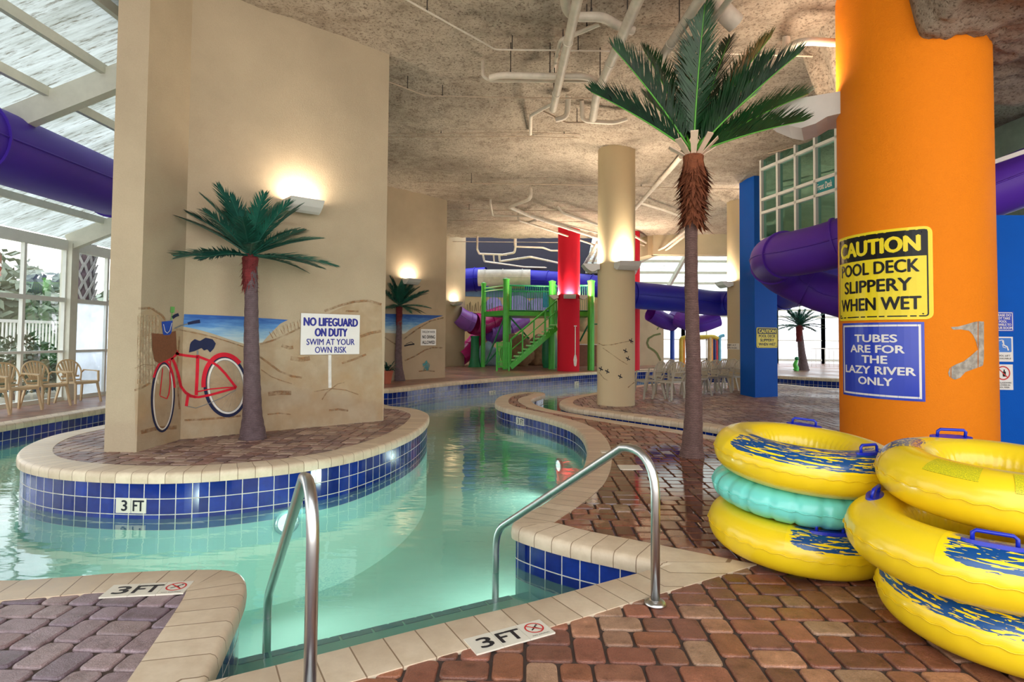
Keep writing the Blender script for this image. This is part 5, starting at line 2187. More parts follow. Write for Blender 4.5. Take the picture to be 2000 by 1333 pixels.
# bicycle
mb = MB()
RWc = (762, 818)
wstroke(mb, ellipse_pts(*RWc, 160, 232, 0, 360, -6, 60), 26, 0.0045, sub=1)
mb.build('painted_tyre', M_pnavy, t)
mb = MB()
FWc = (270, 905)
wstroke(mb, ellipse_pts(*FWc, 86, 268, 0, 360, 2, 60), 15, 0.0045, sub=1)
mb.build('painted_tyre', M_pnavy, t)
mb = MB()
wstroke(mb, ellipse_pts(RWc[0] + 6, RWc[1], 140, 212, 0, 360, -6, 60), 14, 0.0050, sub=1)
mb.build('painted_whitewall', M_pwhite, t)
mb = MB()
wstroke(mb, ellipse_pts(FWc[0] + 3, FWc[1], 74, 250, 0, 360, 2, 60), 9, 0.0050, sub=1)
mb.build('painted_whitewall', M_pwhite, t)
mb = MB()
wstroke(mb, ellipse_pts(RWc[0] + 6, RWc[1], 131, 203, 0, 360, -6, 60), 3, 0.0052, sub=1)
for k in range(14):
    a = math.radians(k * 360 / 14 + 8)
    wstroke(mb, [(838, 835), (RWc[0] + 6 + 131 * math.cos(a), RWc[1] + 203 * math.sin(a))], 1.0, 0.0049, sub=2)
mb.build('painted_spokes', M_pgrey, t)
mb = MB()
wstroke(mb, [(455, 975), (530, 990), (640, 950), (740, 905), (840, 850)], 5, 0.0056)
mb.build('painted_chain', M_pgrey, t)
mb = MB()
wstroke(mb, [(360, 368), (410, 345), (470, 332)], 10, 0.0056)
wstroke(mb, [(325, 300), (345, 285), (360, 275)], 6, 0.0056)
wstroke(mb, [(542, 540), (542, 575)], 14, 0.0054)
mb.build('painted_handlebar', M_pgrey, t)
mb = MB()
for s_, w_ in (([(362, 555), (400, 572), (470, 582), (560, 592), (640, 622), (700, 660), (760, 722), (805, 780), (845, 832)], 20), ([(340, 598), (365, 650), (390, 730), (410, 820), (450, 870), (490, 895), (530, 905)], 22), ([(545, 575), (540, 720), (532, 890)], 26),
               ([(480, 898), (550, 905), (640, 888), (740, 860), (842, 832)], 18), ([(540, 862), (640, 842), (740, 832), (840, 826)], 10), ([(470, 875), (462, 925), (455, 975)], 24), ([(345, 560), (375, 545), (385, 575)], 26), ([(285, 625), (330, 600), (370, 570)], 30),
               ([(330, 620), (325, 700), (326, 800), (316, 880), (300, 918)], 9), ([(268, 680), (258, 780), (246, 890)], 7), ([(300, 918), (246, 895)], 6)):
    wstroke(mb, s_, w_, 0.0058)
wstroke(mb, ellipse_pts(RWc[0], RWc[1], 172, 246, 182, 318, -6, 40), 34, 0.0053, sub=1)
wstroke(mb, ellipse_pts(FWc[0], FWc[1] - 5, 92, 276, 212, 345, 2, 30), 16, 0.0053, sub=1)
mb.build('painted_bicycle_frame', M_pred, t)
mb = MB()
wpoly(mb, [(180, 405), (280, 412), (375, 385), (378, 548), (345, 590), (240, 642), (202, 620), (185, 520)], 0.0065)
mb.build('painted_basket', M_pbask, t)
mb = MB()
wpoly(mb, [(258, 315), (345, 306), (336, 400), (322, 418), (270, 420)], 0.0070, step=5)
mb.build('painted_pail', M_ppail, t)
mb = MB()
wstroke(mb, [(273, 335), (285, 390), (302, 405), (322, 385), (338, 325)], 4, 0.0075)
mb.build('painted_pail_handle', M_pwhite, t)
mb = MB()
wstroke(mb, [(345, 198), (342, 245)], 32, 0.0072)
wstroke(mb, [(342, 240), (335, 305)], 6, 0.0072)
mb.build('painted_shovel', M_pgreen, t)
mb = MB()
wstroke(mb, [(466, 330), (510, 320), (562, 312)], [20, 28], 0.0072)
mb.build('painted_grip', M_pnavy, t)
mb = MB()
wstroke(mb, [(342, 285), (365, 268), (392, 258)], 24, 0.0072)
mb.build('painted_grip', M_pnavy, t)
mb = MB()
wpoly(mb, [(475, 556), (485, 480), (520, 450), (560, 466), (605, 440), (660, 452), (685, 485), (672, 522), (640, 557), (618, 530), (592, 542), (575, 520), (520, 545)], 0.0065)
mb.build('painted_saddle', M_pnavy, t)

# mural on the middle wall
CX2 = lambda p: (740 + p[0] / 4.762, 600 + p[1] / 4.762)


def MW2(px, py, off=0.0):
    return V(px, py, W2A, W2B) + n2 * off


t = thing('wall_mural', 'painted sea and dune mural on the middle cream wall behind the palm', 'mural', MW2(810, 680, 0))
mb = MB()
wpoly(mb, [(45, 62), (600, 80), (500, 110), (400, 150), (300, 200), (240, 250), (45, 240)], 0.003, MW2, CX2, 20)
mb.build('painted_sea', m_sea('paint_sea_middle', MW2(780, 652).z, MW2(780, 614).z), t)
mb = MB()
for s_, w_ in (([(230, 300), (350, 210), (480, 130), (600, 100)], 12), ([(240, 500), (330, 460), (430, 400), (500, 378), (590, 380)], 12), ([(50, 280), (110, 320), (160, 350)], 10), ([(370, 600), (440, 590), (520, 600)], 10)):
    wstroke(mb, s_, w_, 0.004, MW2, CX2)
mb.build('painted_dune_lines', M_pbrown, t)
mb = MB()
wstroke(mb, [(235, 362), (280, 352), (330, 345)], 14, 0.004, MW2, CX2)
wstroke(mb, [(250, 345), (300, 325), (320, 340)], 5, 0.004, MW2, CX2)
mb.build('painted_driftwood', M_pblack, t)
mb = MB()
wpoly(mb, [(405, 525), (430, 512), (440, 480), (450, 512), (475, 530), (468, 590), (412, 590)], 0.004, MW2, CX2, 10)
mb.build('painted_bottle', M_pteal, t)

# birds painted round the cream column, a paddle on the red one, a dolphin on the orange one
CX3 = lambda p: (1140 + p[0] / 4.0, 500 + p[1] / 4.0)


def on_cyl(C_, R):
    def f(px, py, off=0.0):
        a, z = cyl_hit(px, py, C_, R)
        return Vector((C_[0] + (R + off) * math.cos(a), C_[1] + (R + off) * math.sin(a), z))
    return f


fB = on_cyl(BCc, 0.40)
t = thing('wall_mural', 'small painted birds and branches on the lower cream column', 'mural', fB(1203, 700, 0))
mb = MB()
for s_, w_ in (([(110, 680), (150, 700), (220, 695), (290, 680), (360, 665), (385, 690)], 6), ([(150, 720), (220, 770), (290, 820), (340, 850)], 5), ([(120, 910), (160, 960), (190, 975)], 5), ([(345, 1030), (380, 1000), (395, 990)], 6)):
    wstroke(mb, s_, w_, 0.003, fB, CX3, 4)
mb.build('painted_branches', M_pbrown, t)
mb = MB()
for x, y in ((135, 885), (185, 905), (325, 745), (345, 805), (285, 945), (370, 665)):
    wstroke(mb, [(x - 16, y - 10), (x, y), (x + 16, y + 8)], 9, 0.0035, fB, CX3, 2)
    wstroke(mb, [(x - 4, y + 16), (x, y), (x + 5, y - 20)], 6, 0.0036, fB, CX3, 2)
mb.build('painted_birds', M_pblack, t)
CX4 = lambda p: (880 + p[0] / 5.553, 500 + p[1] / 5.553)
fR = on_cyl((RC.x, 23.6), 0.44)
t = thing('wall_mural', 'white paddle painted on the red column', 'mural', fR(1123, 680, 0))
mb = MB()
wpoly(mb, [(1332, 1130), (1340, 1080), (1350, 1055), (1362, 1080), (1370, 1130), (1366, 1190), (1352, 1203), (1338, 1190)], 0.005, fR, CX4, 6)
wstroke(mb, [(1351, 1070), (1352, 900), (1352, 770)], 10, 0.005, fR, CX4, 4)
wstroke(mb, [(1338, 762), (1368, 762)], 12, 0.005, fR, CX4, 3)
mb.build('painted_paddle', M_pwhite, t)
CX5 = lambda p: (1600 + p[0] / 3.3325, 400 + p[1] / 3.3325)
fO = on_cyl(OC, OR)
M_dol = paint('paint_dolphin_grey', (168, 160, 146), ns=14, var=0.4)
t = thing('wall_mural', 'grey dolphin tail painted on the right edge of the orange column', 'mural', fO(1895, 690, 0))
mb = MB()
wpoly(mb, [(855, 797), (900, 795), (950, 782), (1000, 766), (1035, 760), (1070, 762), (1070, 1000), (1064, 1048), (1000, 1072), (950, 1090), (915, 1128), (880, 1140), (845, 1120), (838, 1095), (850, 1062), (890, 1040), (940, 1020), (985, 985), (1030, 945), (1022, 900), (1000, 850), (975, 822), (920, 812), (870, 815)], 0.004, fO, CX5, 5)
mb.build('painted_dolphin', M_dol, t)
CXd = CX5

# ================================================================ PIPES UNDER THE CEILING
M_pipe = mat('painted_pipe', (206, 194, 176), 0.55, var=0.12, bump=0.1)
M_pipe_dk = mat('painted_pipe_tan', (176, 156, 134), 0.6, var=0.15)
M_rod = mat('dark_hanger_rod', (52, 44, 40), 0.6)


def rounded(pts, r):
    out = [pts[0]]
    for i in range(1, len(pts) - 1):
        a, p, c_ = pts[i - 1], pts[i], pts[i + 1]
        d1 = min(r, (p - a).length * 0.45)
        d2_ = min(r, (c_ - p).length * 0.45)
        e0 = p + (a - p).normalized() * d1
        e1 = p + (c_ - p).normalized() * d2_
        for k in range(5):
            s = k / 4
            out.append(e0 * (1 - s) ** 2 + p * 2 * s * (1 - s) + e1 * s ** 2)
    out.append(pts[-1])
    return out


def pipe(pts, z, r, label, hang=(), m=None, rise=(False, False), couplings=()):
    zz = z if isinstance(z, (list, tuple)) else [z] * len(pts)
    P = [G(p[0], p[1], q) for p, q in zip(pts, zz)]
    if rise[0]:
        P.insert(0, P[0] + Vector((0, 0, CZ + 0.1 - P[0].z)))
    if rise[1]:
        P.append(P[-1] + Vector((0, 0, CZ + 0.1 - P[-1].z)))
    Q = rounded(P, max(0.05, r * 2.6))
    t = thing('ceiling_pipe', label, 'pipe', P[0])
    mb = MB()
    mb.tube(Q, r, 12 if r > 0.03 else 8)
    mb.build('pipe_run', m or (M_pipe if r > 0.025 else M_pipe_dk), t, smooth=True, angle=60)
    for i in range(len(P) - 1):
        L = (P[i + 1] - P[i]).length
        n = int(L / 1.6)
        if r > 0.03:
            for k in range(n):
                c_ = P[i].lerp(P[i + 1], (k + 0.6) / max(1, n))
                d_ = (P[i + 1] - P[i]).normalized()
                mb = MB()
                mb.tube([c_ - d_ * 0.02, c_ + d_ * 0.02], r * 1.14, 12)
                mb.build('coupling', m or M_pipe, t, smooth=True, angle=40)
    for (i, f) in hang:
        c_ = P[i].lerp(P[i + 1], f)
        mb = MB()
        mb.tube([c_, Vector((c_.x, c_.y, ceil_z(c_.x, c_.y) + 0.05))], 0.008, 6)
        mb.tube([c_ + Vector((0, 0, r + 0.004)) + Vector((-0.01, 0, 0)), c_ + Vector((0.01, 0, r + 0.004))], r * 0.6 + 0.01, 8)
        mb.build('hanger', M_rod, t)
    return t


Z1 = 5.30
pipe([(1172, -190), (1128, 0), (1080, 214)], 5.3, 0.062, 'thick pale ceiling pipe left of the tall palm crown, first of the steep ones', hang=((1, 0.5), (1, 0.95)))
pipe([(1085, 200), (1058, 214), (1037, 226), (1036, 262)], [5.3, 5.35, 5.45, 5.62], 0.032, 'short branch pipe at the lower end of the first steep pipe')
pipe([(1330, -190), (1246, 0), (1166, 184), (1158, 232)], 5.25, 0.068, 'thick pale ceiling pipe crossing behind the left palm fronds', hang=((1, 0.2), (1, 0.9)))
pipe([(1490, -160), (1366, 0), (1280, 132)], 5.25, 0.062, 'thick pale ceiling pipe directly above the tall palm crown', hang=((1, 0.4),))
pipe([(1520, -120), (1424, 0), (1386, 50)], 5.3, 0.04, 'thinner pale pipe right of the pipe above the palm crown')
pipe([(1102, -60), (1104, 15), (1120, 34), (1178, 32), (1205, 50), (1236, 60)], 5.5, 0.062, 'pinkish bent drain pipe joining the two steep pipes', hang=((2, 0.6),))
pipe([(1172, 46), (1135, 62), (1096, 78), (1088, 105), (1082, 138)], [5.5, 5.5, 5.5, 5.55, 5.7], 0.032, 'small bent pipe below the pinkish drain pipe', hang=((0, 0.7),))
pipe([(700, -56), (795, 0), (968, 97), (1290, 101), (1640, 112)], 5.62, 0.013, 'thin conduit bending from upper left to level across the near ceiling', hang=((1, 0.2), (2, 0.1), (2, 0.5)), m=M_pipe)
pipe([(958, 152), (975, 147), (1085, 149), (1145, 149), (1172, 163)], 5.35, 0.050, 'level pale pipe running left from the steep pipes', hang=((1, 0.2), (1, 0.9)))
pipe([(943, 120), (943, 150), (960, 158), (1165, 158)], [5.8, 5.45, 5.42, 5.42], 0.028, 'thinner level pipe under the level pale pipe', hang=((2, 0.6),))
pipe([(760, 160), (830, 187), (1000, 191), (1205, 193)], 5.62, 0.012, 'thin conduit starting beside the big mural wall top', hang=((0, 0.5), (1, 0.2), (2, 0.4)))
pipe([(1057, 216), (1105, 240), (1215, 240)], 5.45, 0.022, 'thin pipe bending under the end of the first steep pipe', hang=((1, 0.2),))
pipe([(1110, 186), (1108, 228), (1085, 234)], [5.75, 5.45, 5.4], 0.05, 'stub pipe dropping from the ceiling beside the steep pipe end')
pipe([(1136, 196), (1138, 236), (1200, 240), (1225, 232)], [5.75, 5.45, 5.45, 5.5], 0.04, 'stub pipe looping right below the steep pipes')
pipe([(757, 262), (1020, 259), (1290, 268)], 5.66, 0.010, 'upper one of two thin level conduits below the steep pipes', hang=((0, 0.4), (1, 0.3)))
pipe([(757, 268), (1020, 267), (1330, 275)], 5.66, 0.010, 'lower one of two thin level conduits below the steep pipes')
pipe([(815, 356), (1165, 362), (1452, 371)], 5.6, 0.012, 'thin conduit crossing the ceiling behind the bird column', hang=((0, 0.3), (1, 0.3)))
pipe([(870, 409), (985, 411), (1165, 413)], 5.68, 0.012, 'thin conduit starting behind the middle cream wall', hang=((0, 0.4),))
pipe([(870, 431), (1010, 432), (1160, 434)], 5.7, 0.012, 'second thin conduit starting behind the middle cream wall')
pipe([(872, 472), (1090, 474)], 5.72, 0.016, 'thin conduit above the narrow far cream wall')
pipe([(1036, 370), (1036, 388), (994, 404), (1030, 420), (1170, 466)], [5.75, 5.45, 5.4, 5.4, 5.4], 0.062, 'bent thick pipe in the cluster left of the bird column', rise=(False, False))
pipe([(958, 398), (962, 421), (1044, 423)], [5.7, 5.5, 5.5], 0.035, 'hooked thin pipe at the left of the pipe cluster', rise=(True, False))
pipe([(1088, 402), (1098, 416), (1170, 440)], [5.75, 5.55, 5.5], 0.045, 'upper pipe of the cluster reaching the bird column')
pipe([(1012, 430), (1080, 452), (1170, 482)], 5.45, 0.035, 'lowest pipe of the cluster left of the bird column', rise=(True, False))
pipe([(1045, 422), (1100, 438), (1170, 456)], 5.5, 0.03, 'middle slim pipe of the cluster left of the bird column')
pipe([(1028, 436), (1060, 425)], 5.5, 0.04, 'short cross pipe inside the pipe cluster')
pipe([(1240, 408), (1310, 330), (1330, 306)], 5.35, 0.055, 'pale pipe running up from the bird column behind the palm trunk')
pipe([(1250, 396), (1296, 410), (1345, 428)], 5.5, 0.045, 'pale pipe running right from the bird column behind the palm trunk')
pipe([(1240, 462), (1290, 490), (1346, 450)], 5.55, 0.05, 'pipe bending behind the palm trunk at husk height')
pipe([(1240, 474), (1292, 490)], 5.45, 0.03, 'slim pipe right of the bird column')
pipe([(1246, 508), (1300, 482), (1346, 446)], 5.2, 0.05, 'first of the parallel pipes near the far ceiling edge')
pipe([(1246, 515), (1305, 486), (1346, 454)], 5.2, 0.05, 'second of the parallel pipes near the far ceiling edge')
pipe([(1168, 474), (1140, 520)], 5.3, 0.08, 'fat pipe between the red and the bird column, left one')
pipe([(1168, 490), (1150, 528)], 5.3, 0.06, 'fat pipe between the red and the bird column, right one')
pipe([(932, 487), (936, 496), (990, 498)], 5.3, 0.045, 'far pipe above the white tunnel, leftmost bend', rise=(True, False))
pipe([(943, 497), (946, 511), (1024, 522), (1088, 524)], [5.3, 5.1, 5.1, 5.1], 0.045, 'far low pipe in front of the white tunnel')
pipe([(1007, 480), (1005, 494), (975, 499), (976, 511), (1036, 502), (1090, 514)], [5.6, 5.3, 5.3, 5.1, 5.1, 5.1], 0.05, 'far zigzag pipe left of the red column', rise=(True, False))
pipe([(1005, 482), (1060, 484), (1076, 490), (1090, 490)], 5.45, 0.04, 'far upper pipe left of the red column', rise=(True, False))
pipe([(964, 497), (965, 511)], [5.3, 5.1], 0.04, 'short upright pipe among the far pipes')
pipe([(1536, 104), (1548, 88), (1572, 80), (1640, 84)], [5.6, 5.45, 5.4, 5.4], 0.055, 'bent pipe at the top left of the orange column', rise=(True, False))
q = G(1440, 20, 5.5)
pipe([(1380, -60), (1400, 10), (1436, 45)], [5.6, 5.5, 5.35], 0.12, 'fat pinkish duct end over the tall palm fronds')
pipe([(1500, 300), (1700, 250)], 5.5, 0.012, 'thin conduit above the green windows')
# small dark hanging hook at the mural wall top
q = V(603, 38, FOLD, WEND) + nw * 0.05
t = thing('ceiling_hook', 'small ring hook hanging at the top of the near mural wall', 'hook', q)
mb = MB()
mb.tube([q + Vector((0, 0, 0.5)), q], 0.008, 6)
mb.tube([q + Vector((0.03 * math.cos(a), 0, -0.03 + 0.03 * math.sin(a))) for a in [2 * PI * k / 12 for k in range(12)]], 0.006, 6, closed=True)
mb.build('ring', M_pipe, t)

# ================================================================ PLASTIC FAN-BACK CHAIRS
M_chair = mat('white_resin', (186, 178, 160), 0.5, var=0.05, Specular_IOR_Level=0.2)
M_chair_l = mat('tan_resin', (198, 172, 134), 0.5, var=0.06, Specular_IOR_Level=0.25)


def chair(m, label, group):
    """sits at the origin facing +x"""
    t = thing('resin_chair', label, 'chair', (0, 0, 0), group=group)
    mb = MB()
    # dished seat
    def seat(u, v):
        x = -0.20 + 0.44 * u
        wd = 0.205 + 0.035 * u
        y = (v * 2 - 1) * wd
        return (x, y, 0.425 - 0.018 * math.cos((v * 2 - 1) * 1.4) * math.sin(u * PI) + 0.012 * u - (0.03 if u > 0.98 else 0))
    mb.grid(seat, 12, 10)
    mb.grid(lambda u, v: tuple(Vector(seat(u, v)) - Vector((0, 0, 0.022))), 12, 10)
    for k in range(40):
        pass
    mb.bar((-0.20, -0.205, 0.412), (0.24, -0.240, 0.424), 0.02, 0.045)
    mb.bar((-0.20, 0.205, 0.412), (0.24, 0.240, 0.424), 0.02, 0.045)
    mb.bar((0.235, -0.24, 0.415), (0.235, 0.24, 0.415), 0.02, 0.045)
    mb.build('seat', m, t, local=True)
    # fan back
    mb = MB()
    lean = 0.30
    P = []
    for i in range(21):
        a = PI * i / 20
        y = 0.255 * math.cos(a)
        z = 0.60 + 0.27 * math.sin(a) ** 0.8
        P.append(Vector((-0.20 - (z - 0.42) * lean, y, z)))
    P = [Vector((-0.20, 0.20, 0.44))] + P + [Vector((-0.20, -0.20, 0.44))]
    mb.tube(P, 0.016, 6)
    for k in range(7):
        f = (k - 3) / 3.0
        y0, y1 = f * 0.11, f * 0.205
        z1 = 0.60 + 0.27 * max(0.0, 1 - (y1 / 0.255) ** 2) ** 0.4
        z0 = 0.53
        mb.bar((-0.20 - (z0 - 0.42) * lean, y0, z0), (-0.20 - (z1 - 0.42) * lean, y1, z1), 0.036, 0.012, up=Vector((1, 0, 0.2)))
    mb.bar((-0.233, -0.19, 0.53), (-0.233, 0.19, 0.53), 0.014, 0.035)
    mb.bar((-0.205, -0.19, 0.455), (-0.205, 0.19, 0.455), 0.014, 0.03)
    mb.build('backrest', m, t, local=True)
    for s in (-1, 1):
        mb = MB()
        Q = [Vector((-0.245, s * 0.25, 0.60)), Vector((-0.20, s * 0.268, 0.655)), Vector((-0.10, s * 0.275, 0.65)), Vector((0.10, s * 0.275, 0.645)), Vector((0.20, s * 0.27, 0.635))]
        for i in range(4):
            mb.bar(Q[i], Q[i + 1], 0.05, 0.018)
        mb.bar((0.19, s * 0.27, 0.645), (0.225, s * 0.250, 0.42), 0.034, 0.03, up=Vector((1, 0, 0)))
        mb.build('armrest', m, t, local=True)
        for fx, gx in ((0.215, 0.285), (-0.185, -0.27)):
            mb = MB()
            mb.add([(fx - 0.024, s * 0.215, 0.42), (fx + 0.024, s * 0.215, 0.42), (fx + 0.024, s * 0.243, 0.42), (fx - 0.024, s * 0.243, 0.42),
                    (gx - 0.02, s * 0.262, 0.0), (gx + 0.02, s * 0.262, 0.0), (gx + 0.02, s * 0.288, 0.0), (gx - 0.02, s * 0.288, 0.0)],
                   [(0, 1, 2, 3), (7, 6, 5, 4), (0, 4, 5, 1), (1, 5, 6, 2), (2, 6, 7, 3), (3, 7, 4, 0)])
            mb.build('leg', m, t, local=True)
    return t


gl_ = 'tan plastic chairs by the window wall'
left_spots = [((152, 786), 12.0, -14, 'tan plastic armchair by the window wall, closest to the mural pier'),
              ((88, 794), 11.2, -12, 'tan plastic armchair by the window wall, between two others'),
              ((28, 802), 10.5, -12, 'tan plastic armchair by the window wall, farthest left whole one'),
              ((-40, 812), 9.8, -12, 'tan plastic armchair cut by the left edge of the picture')]
c0 = chair(M_chair_l, left_spots[0][3], gl_)
for i, ((px, py), d_, rz, lb) in enumerate(left_spots):
    p = D(px, py, d_)
    o = c0 if i == 0 else dup(c0, (0, 0, 0), label=lb)
    o.location = (p.x, d_, 0)
    o.rotation_euler = (0, 0, math.radians(rz))
gr_ = 'white plastic chairs between the bird column and the blue pillar'
names = ['first white plastic chair right of the bird column', 'second white plastic chair from the bird column, turned to the left', 'third white plastic chair from the bird column, partly behind the palm trunk',
         'white plastic chair hidden mostly by the palm trunk', 'white plastic chair just right of the palm trunk', 'white plastic chair, second right of the palm trunk',
         'white plastic chair, third right of the palm trunk and farthest back', 'white plastic chair closest to the blue pillar',
         'white plastic chair in the rear row behind the first ones']
right_spots = [((1268, 775), 14.2, 196), ((1308, 779), 14.0, 218), ((1335, 777), 14.6, 212), ((1359, 774), 15.1, 205), ((1379, 772), 15.6, 202), ((1398, 770), 16.1, 203), ((1414, 769), 16.7, 200), ((1431, 768), 16.2, 203), ((1290, 765), 15.6, 195)]
c1 = chair(M_chair, names[0], gr_)
for i, ((px, py), d_, rz) in enumerate(right_spots):
    p = D(px, py, d_)
    o = c1 if i == 0 else dup(c1, (0, 0, 0), label=names[i])
    o.location = (p.x, d_, 0)
    o.rotation_euler = (0, 0, math.radians(rz))

# ================================================================ TUBE SLIDES
M_purple = mat('purple_fibreglass', (68, 40, 156), 0.5, var=0.08, vscale=1.2, Specular_IOR_Level=0.3)
M_purple_l = mat('violet_fibreglass', (92, 50, 172), 0.45, var=0.08, vscale=1.2, Specular_IOR_Level=0.3)
M_indigo = mat('indigo_fibreglass', (36, 32, 160), 0.45, var=0.1, vscale=1.2, Specular_IOR_Level=0.3)


def spline(pts, n=10):
    P = [Vector(p) for p in pts]
    out = []
    for i in range(len(P) - 1):
        p0, p1, p2, p3 = P[max(0, i - 1)], P[i], P[i + 1], P[min(len(P) - 1, i + 2)]
        for k in range(n):
            t_ = k / n
            out.append(0.5 * ((2 * p1) + (-p0 + p2) * t_ + (2 * p0 - 5 * p1 + 4 * p2 - p3) * t_ ** 2 + (-p0 + 3 * p1 - 3 * p2 + p3) * t_ ** 3))
    out.append(P[-1])
    return out


def slide(pts, r, label, m, every=14, hangers=()):
    P = spline(pts)
    t = thing('tube_slide', label, 'water slide', P[0])
    mb = MB()
    mb.tube(P, r, 36, caps=False)
    mb.build('tube', m, t, smooth=True)
    for i in range(every // 2, len(P) - 1, every):
        d_ = (P[i + 1] - P[i]).normalized()
        mb = MB()
        mb.tube([P[i] - d_ * 0.015, P[i] + d_ * 0.015], r + 0.035, 36)
        mb.build('joint_flange', m, t, smooth=True, angle=40)
    # the long seam between the upper and the lower half shells
    for s in (-1, 1):
        Q = []
        for i, p in enumerate(P):
            d_ = (P[min(i + 1, len(P) - 1)] - P[max(i - 1, 0)]).normalized()
            x = d_.cross(Vector((0, 0, 1))).normalized()
            Q.append(p + x * (s * (r + 0.004)))
        mb = MB()
        mb.tube(Q, 0.014, 6)
        mb.build('seam', m, t, smooth=True)
    for i in hangers:
        p = P[i]
        mb = MB()
        mb.tube([p + Vector((0, 0, r)), p + Vector((0, 0, r + 1.4))], 0.012, 6)
        mb.build('hanger_rod', M_rod, t)
    return t


# left hall: runs the length of the hall under the roof
a = D(0, 288, 7.9)
bb_ = D(220, 369, 10.6)
dl = (bb_ - a)
slide([a - dl * 2.2, a - dl, a, bb_, bb_ + dl, bb_ + dl * 2.5, bb_ + dl * 4.5], 0.50, 'big purple tube slide under the glazed roof of the left hall', M_purple, 12, hangers=(26, 34))
# right: comes from behind the orange column, bends at the blue pillar and returns lower
slide([D(2300, 270, 8.1), D(2080, 320, 8.7), D(1925, 376, 9.2), D(1770, 425, 9.8), D(1640, 474, 10.4), D(1560, 494, 11.0), D(1519, 500, 11.6), D(1508, 512, 12.4), D(1530, 538, 13.0), D(1590, 566, 12.9), D(1660, 585, 12.4), D(1760, 600, 11.8), D(1900, 610, 11.2)], 0.42,
      'purple tube slide looping round the blue pillar and behind the orange column', M_purple_l, 16)
slide([D(1200, 572, 21.5), D(1250, 578, 22.0), D(1330, 585, 23.0), D(1400, 593, 24.0), D(1460, 590, 23.0), D(1540, 575, 21.0), D(1600, 560, 19.0), D(1700, 540, 17.0), D(1900, 500, 14.0)], 0.50,
      'indigo tube slide crossing far behind the palm trunk and the blue pillar', M_indigo, 14)
slide([D(1596, 520, 24.0), D(1640, 530, 23.6), D(1700, 545, 23.0)], 0.75, 'short dark purple slide piece seen beside the orange column', M_indigo, 20, hangers=(6,))
slide([D(1270, 612, 25.5), D(1310, 630, 26.0), D(1330, 604, 27.0)], 0.35, 'small violet slide end below the indigo slide', M_purple_l, 20)
slide([D(1322, 622, 25.5), D(1362, 634, 25.0), D(1402, 622, 25.0)], 0.35, 'violet slide curve showing under the indigo slide', M_purple_l, 20)
# white trim rail above the slide at the right
t = thing('trim_rail', 'white strip above the purple slide right of the orange column', 'rail', D(1925, 322, 8.6))
mb = MB()
mb.bar(D(1915, 326, 8.6), D(2100, 262, 8.0), 0.03, 0.06)
mb.build('strip', M_sw, t)
# far left: indigo flume with a white tunnel piece
slide([D(880, 552, 29.5), D(905, 548, 29.2), D(950, 545, 29.0)], 0.58, 'indigo slide piece left of the white tunnel', M_indigo, 30)
slide([D(1030, 548, 29.0), D(1090, 552, 28.6), D(1150, 558, 28.2), D(1210, 566, 27.5)], 0.52, 'indigo slide piece right of the white tunnel, behind the red column', M_indigo, 14)
M_tun = mat('pale_grey_fibreglass', (176, 172, 160), 0.4)
slide([D(934, 543, 28.1), D(965, 543, 28.1), D(1000, 543, 28.1), D(1036, 543, 28.1)], 0.40, 'pale grey tunnel piece above the green play tower', M_tun, 10)

# ================================================================ GREEN PLAY TOWER
M_pg = mat('bright_green_paint', (72, 190, 60), 0.35, var=0.08)
M_pdg = mat('dark_green_paint', (20, 120, 74), 0.4, var=0.1)
M_mag = mat('magenta_fibreglass', (196, 30, 120), 0.3, var=0.1)
M_lil = mat('lilac_fibreglass', (150, 96, 196), 0.32, var=0.1)
Q4 = lambda x, y, d_: D(880 + x / 5.553, 500 + y / 5.553, d_)
o0 = Q4(600, 1200, 24.5)
t = thing('play_tower', 'green water play tower with stairs, railings and platform', 'play structure', (o0.x, o0.y, FAR_Z))
posts = [(360, 310, 26.0, 0.10), (605, 265, 24.4, 0.13), (1103, 290, 24.8, 0.14), (1525, 285, 24.2, 0.14), (640, 330, 27.6, 0.09), (1130, 330, 27.6, 0.1)]
PP = []
for (x, yt, d_, r) in posts:
    top = Q4(x, yt, d_)
    mb = MB()
    mb.tube([(top.x, top.y, FAR_Z), top], r, 16)
    mb.lathe([(r + 0.02, 0), (r + 0.02, 0.05), (0.0, 0.11)], 16, top)
    mb.build('post', M_pg, t, smooth=True, angle=40)
    PP.append(top)
zf = Q4(605, 590, 24.4).z
# platform
mb = MB()
pa, pb_, pc, pd_, pe = PP[0], PP[1], PP[2], PP[5], PP[4]
mb.prism([(p.x, p.y) for p in (pb_, pc, pd_, pe, pa)], zf - 0.22, zf)
mb.build('platform', M_pg, t)
mb = MB()
mb.prism([(PP[2].x, PP[2].y), (PP[3].x, PP[3].y), (PP[3].x, PP[3].y + 2.4), (PP[2].x, PP[2].y + 2.4)], zf - 0.22, zf)
mb.build('platform', M_pg, t)
for (p, q, n) in ((pa, pb_, 0), (pb_, pc, 24), (pc, PP[3], 18), (pa, pe, 8), (pe, pd_, 18)):
    zt_ = Q4(800, 320, 24.4).z
    mb = MB()
    a, c_ = Vector((p.x, p.y, zt_)), Vector((q.x, q.y, zt_))
    mb.tube([a, c_], 0.035, 8)
    mb.tube([a - Vector((0, 0, 0.14 if n == 0 else 1.05)), c_ - Vector((0, 0, 0.14 if n == 0 else 1.05))], 0.03, 8)
    for k in range(n):
        s = a.lerp(c_, (k + 1) / (n + 1))
        mb.tube([s, s - Vector((0, 0, 1.05))], 0.012, 5)
    mb.build('railing', M_pdg if n else M_pg, t)
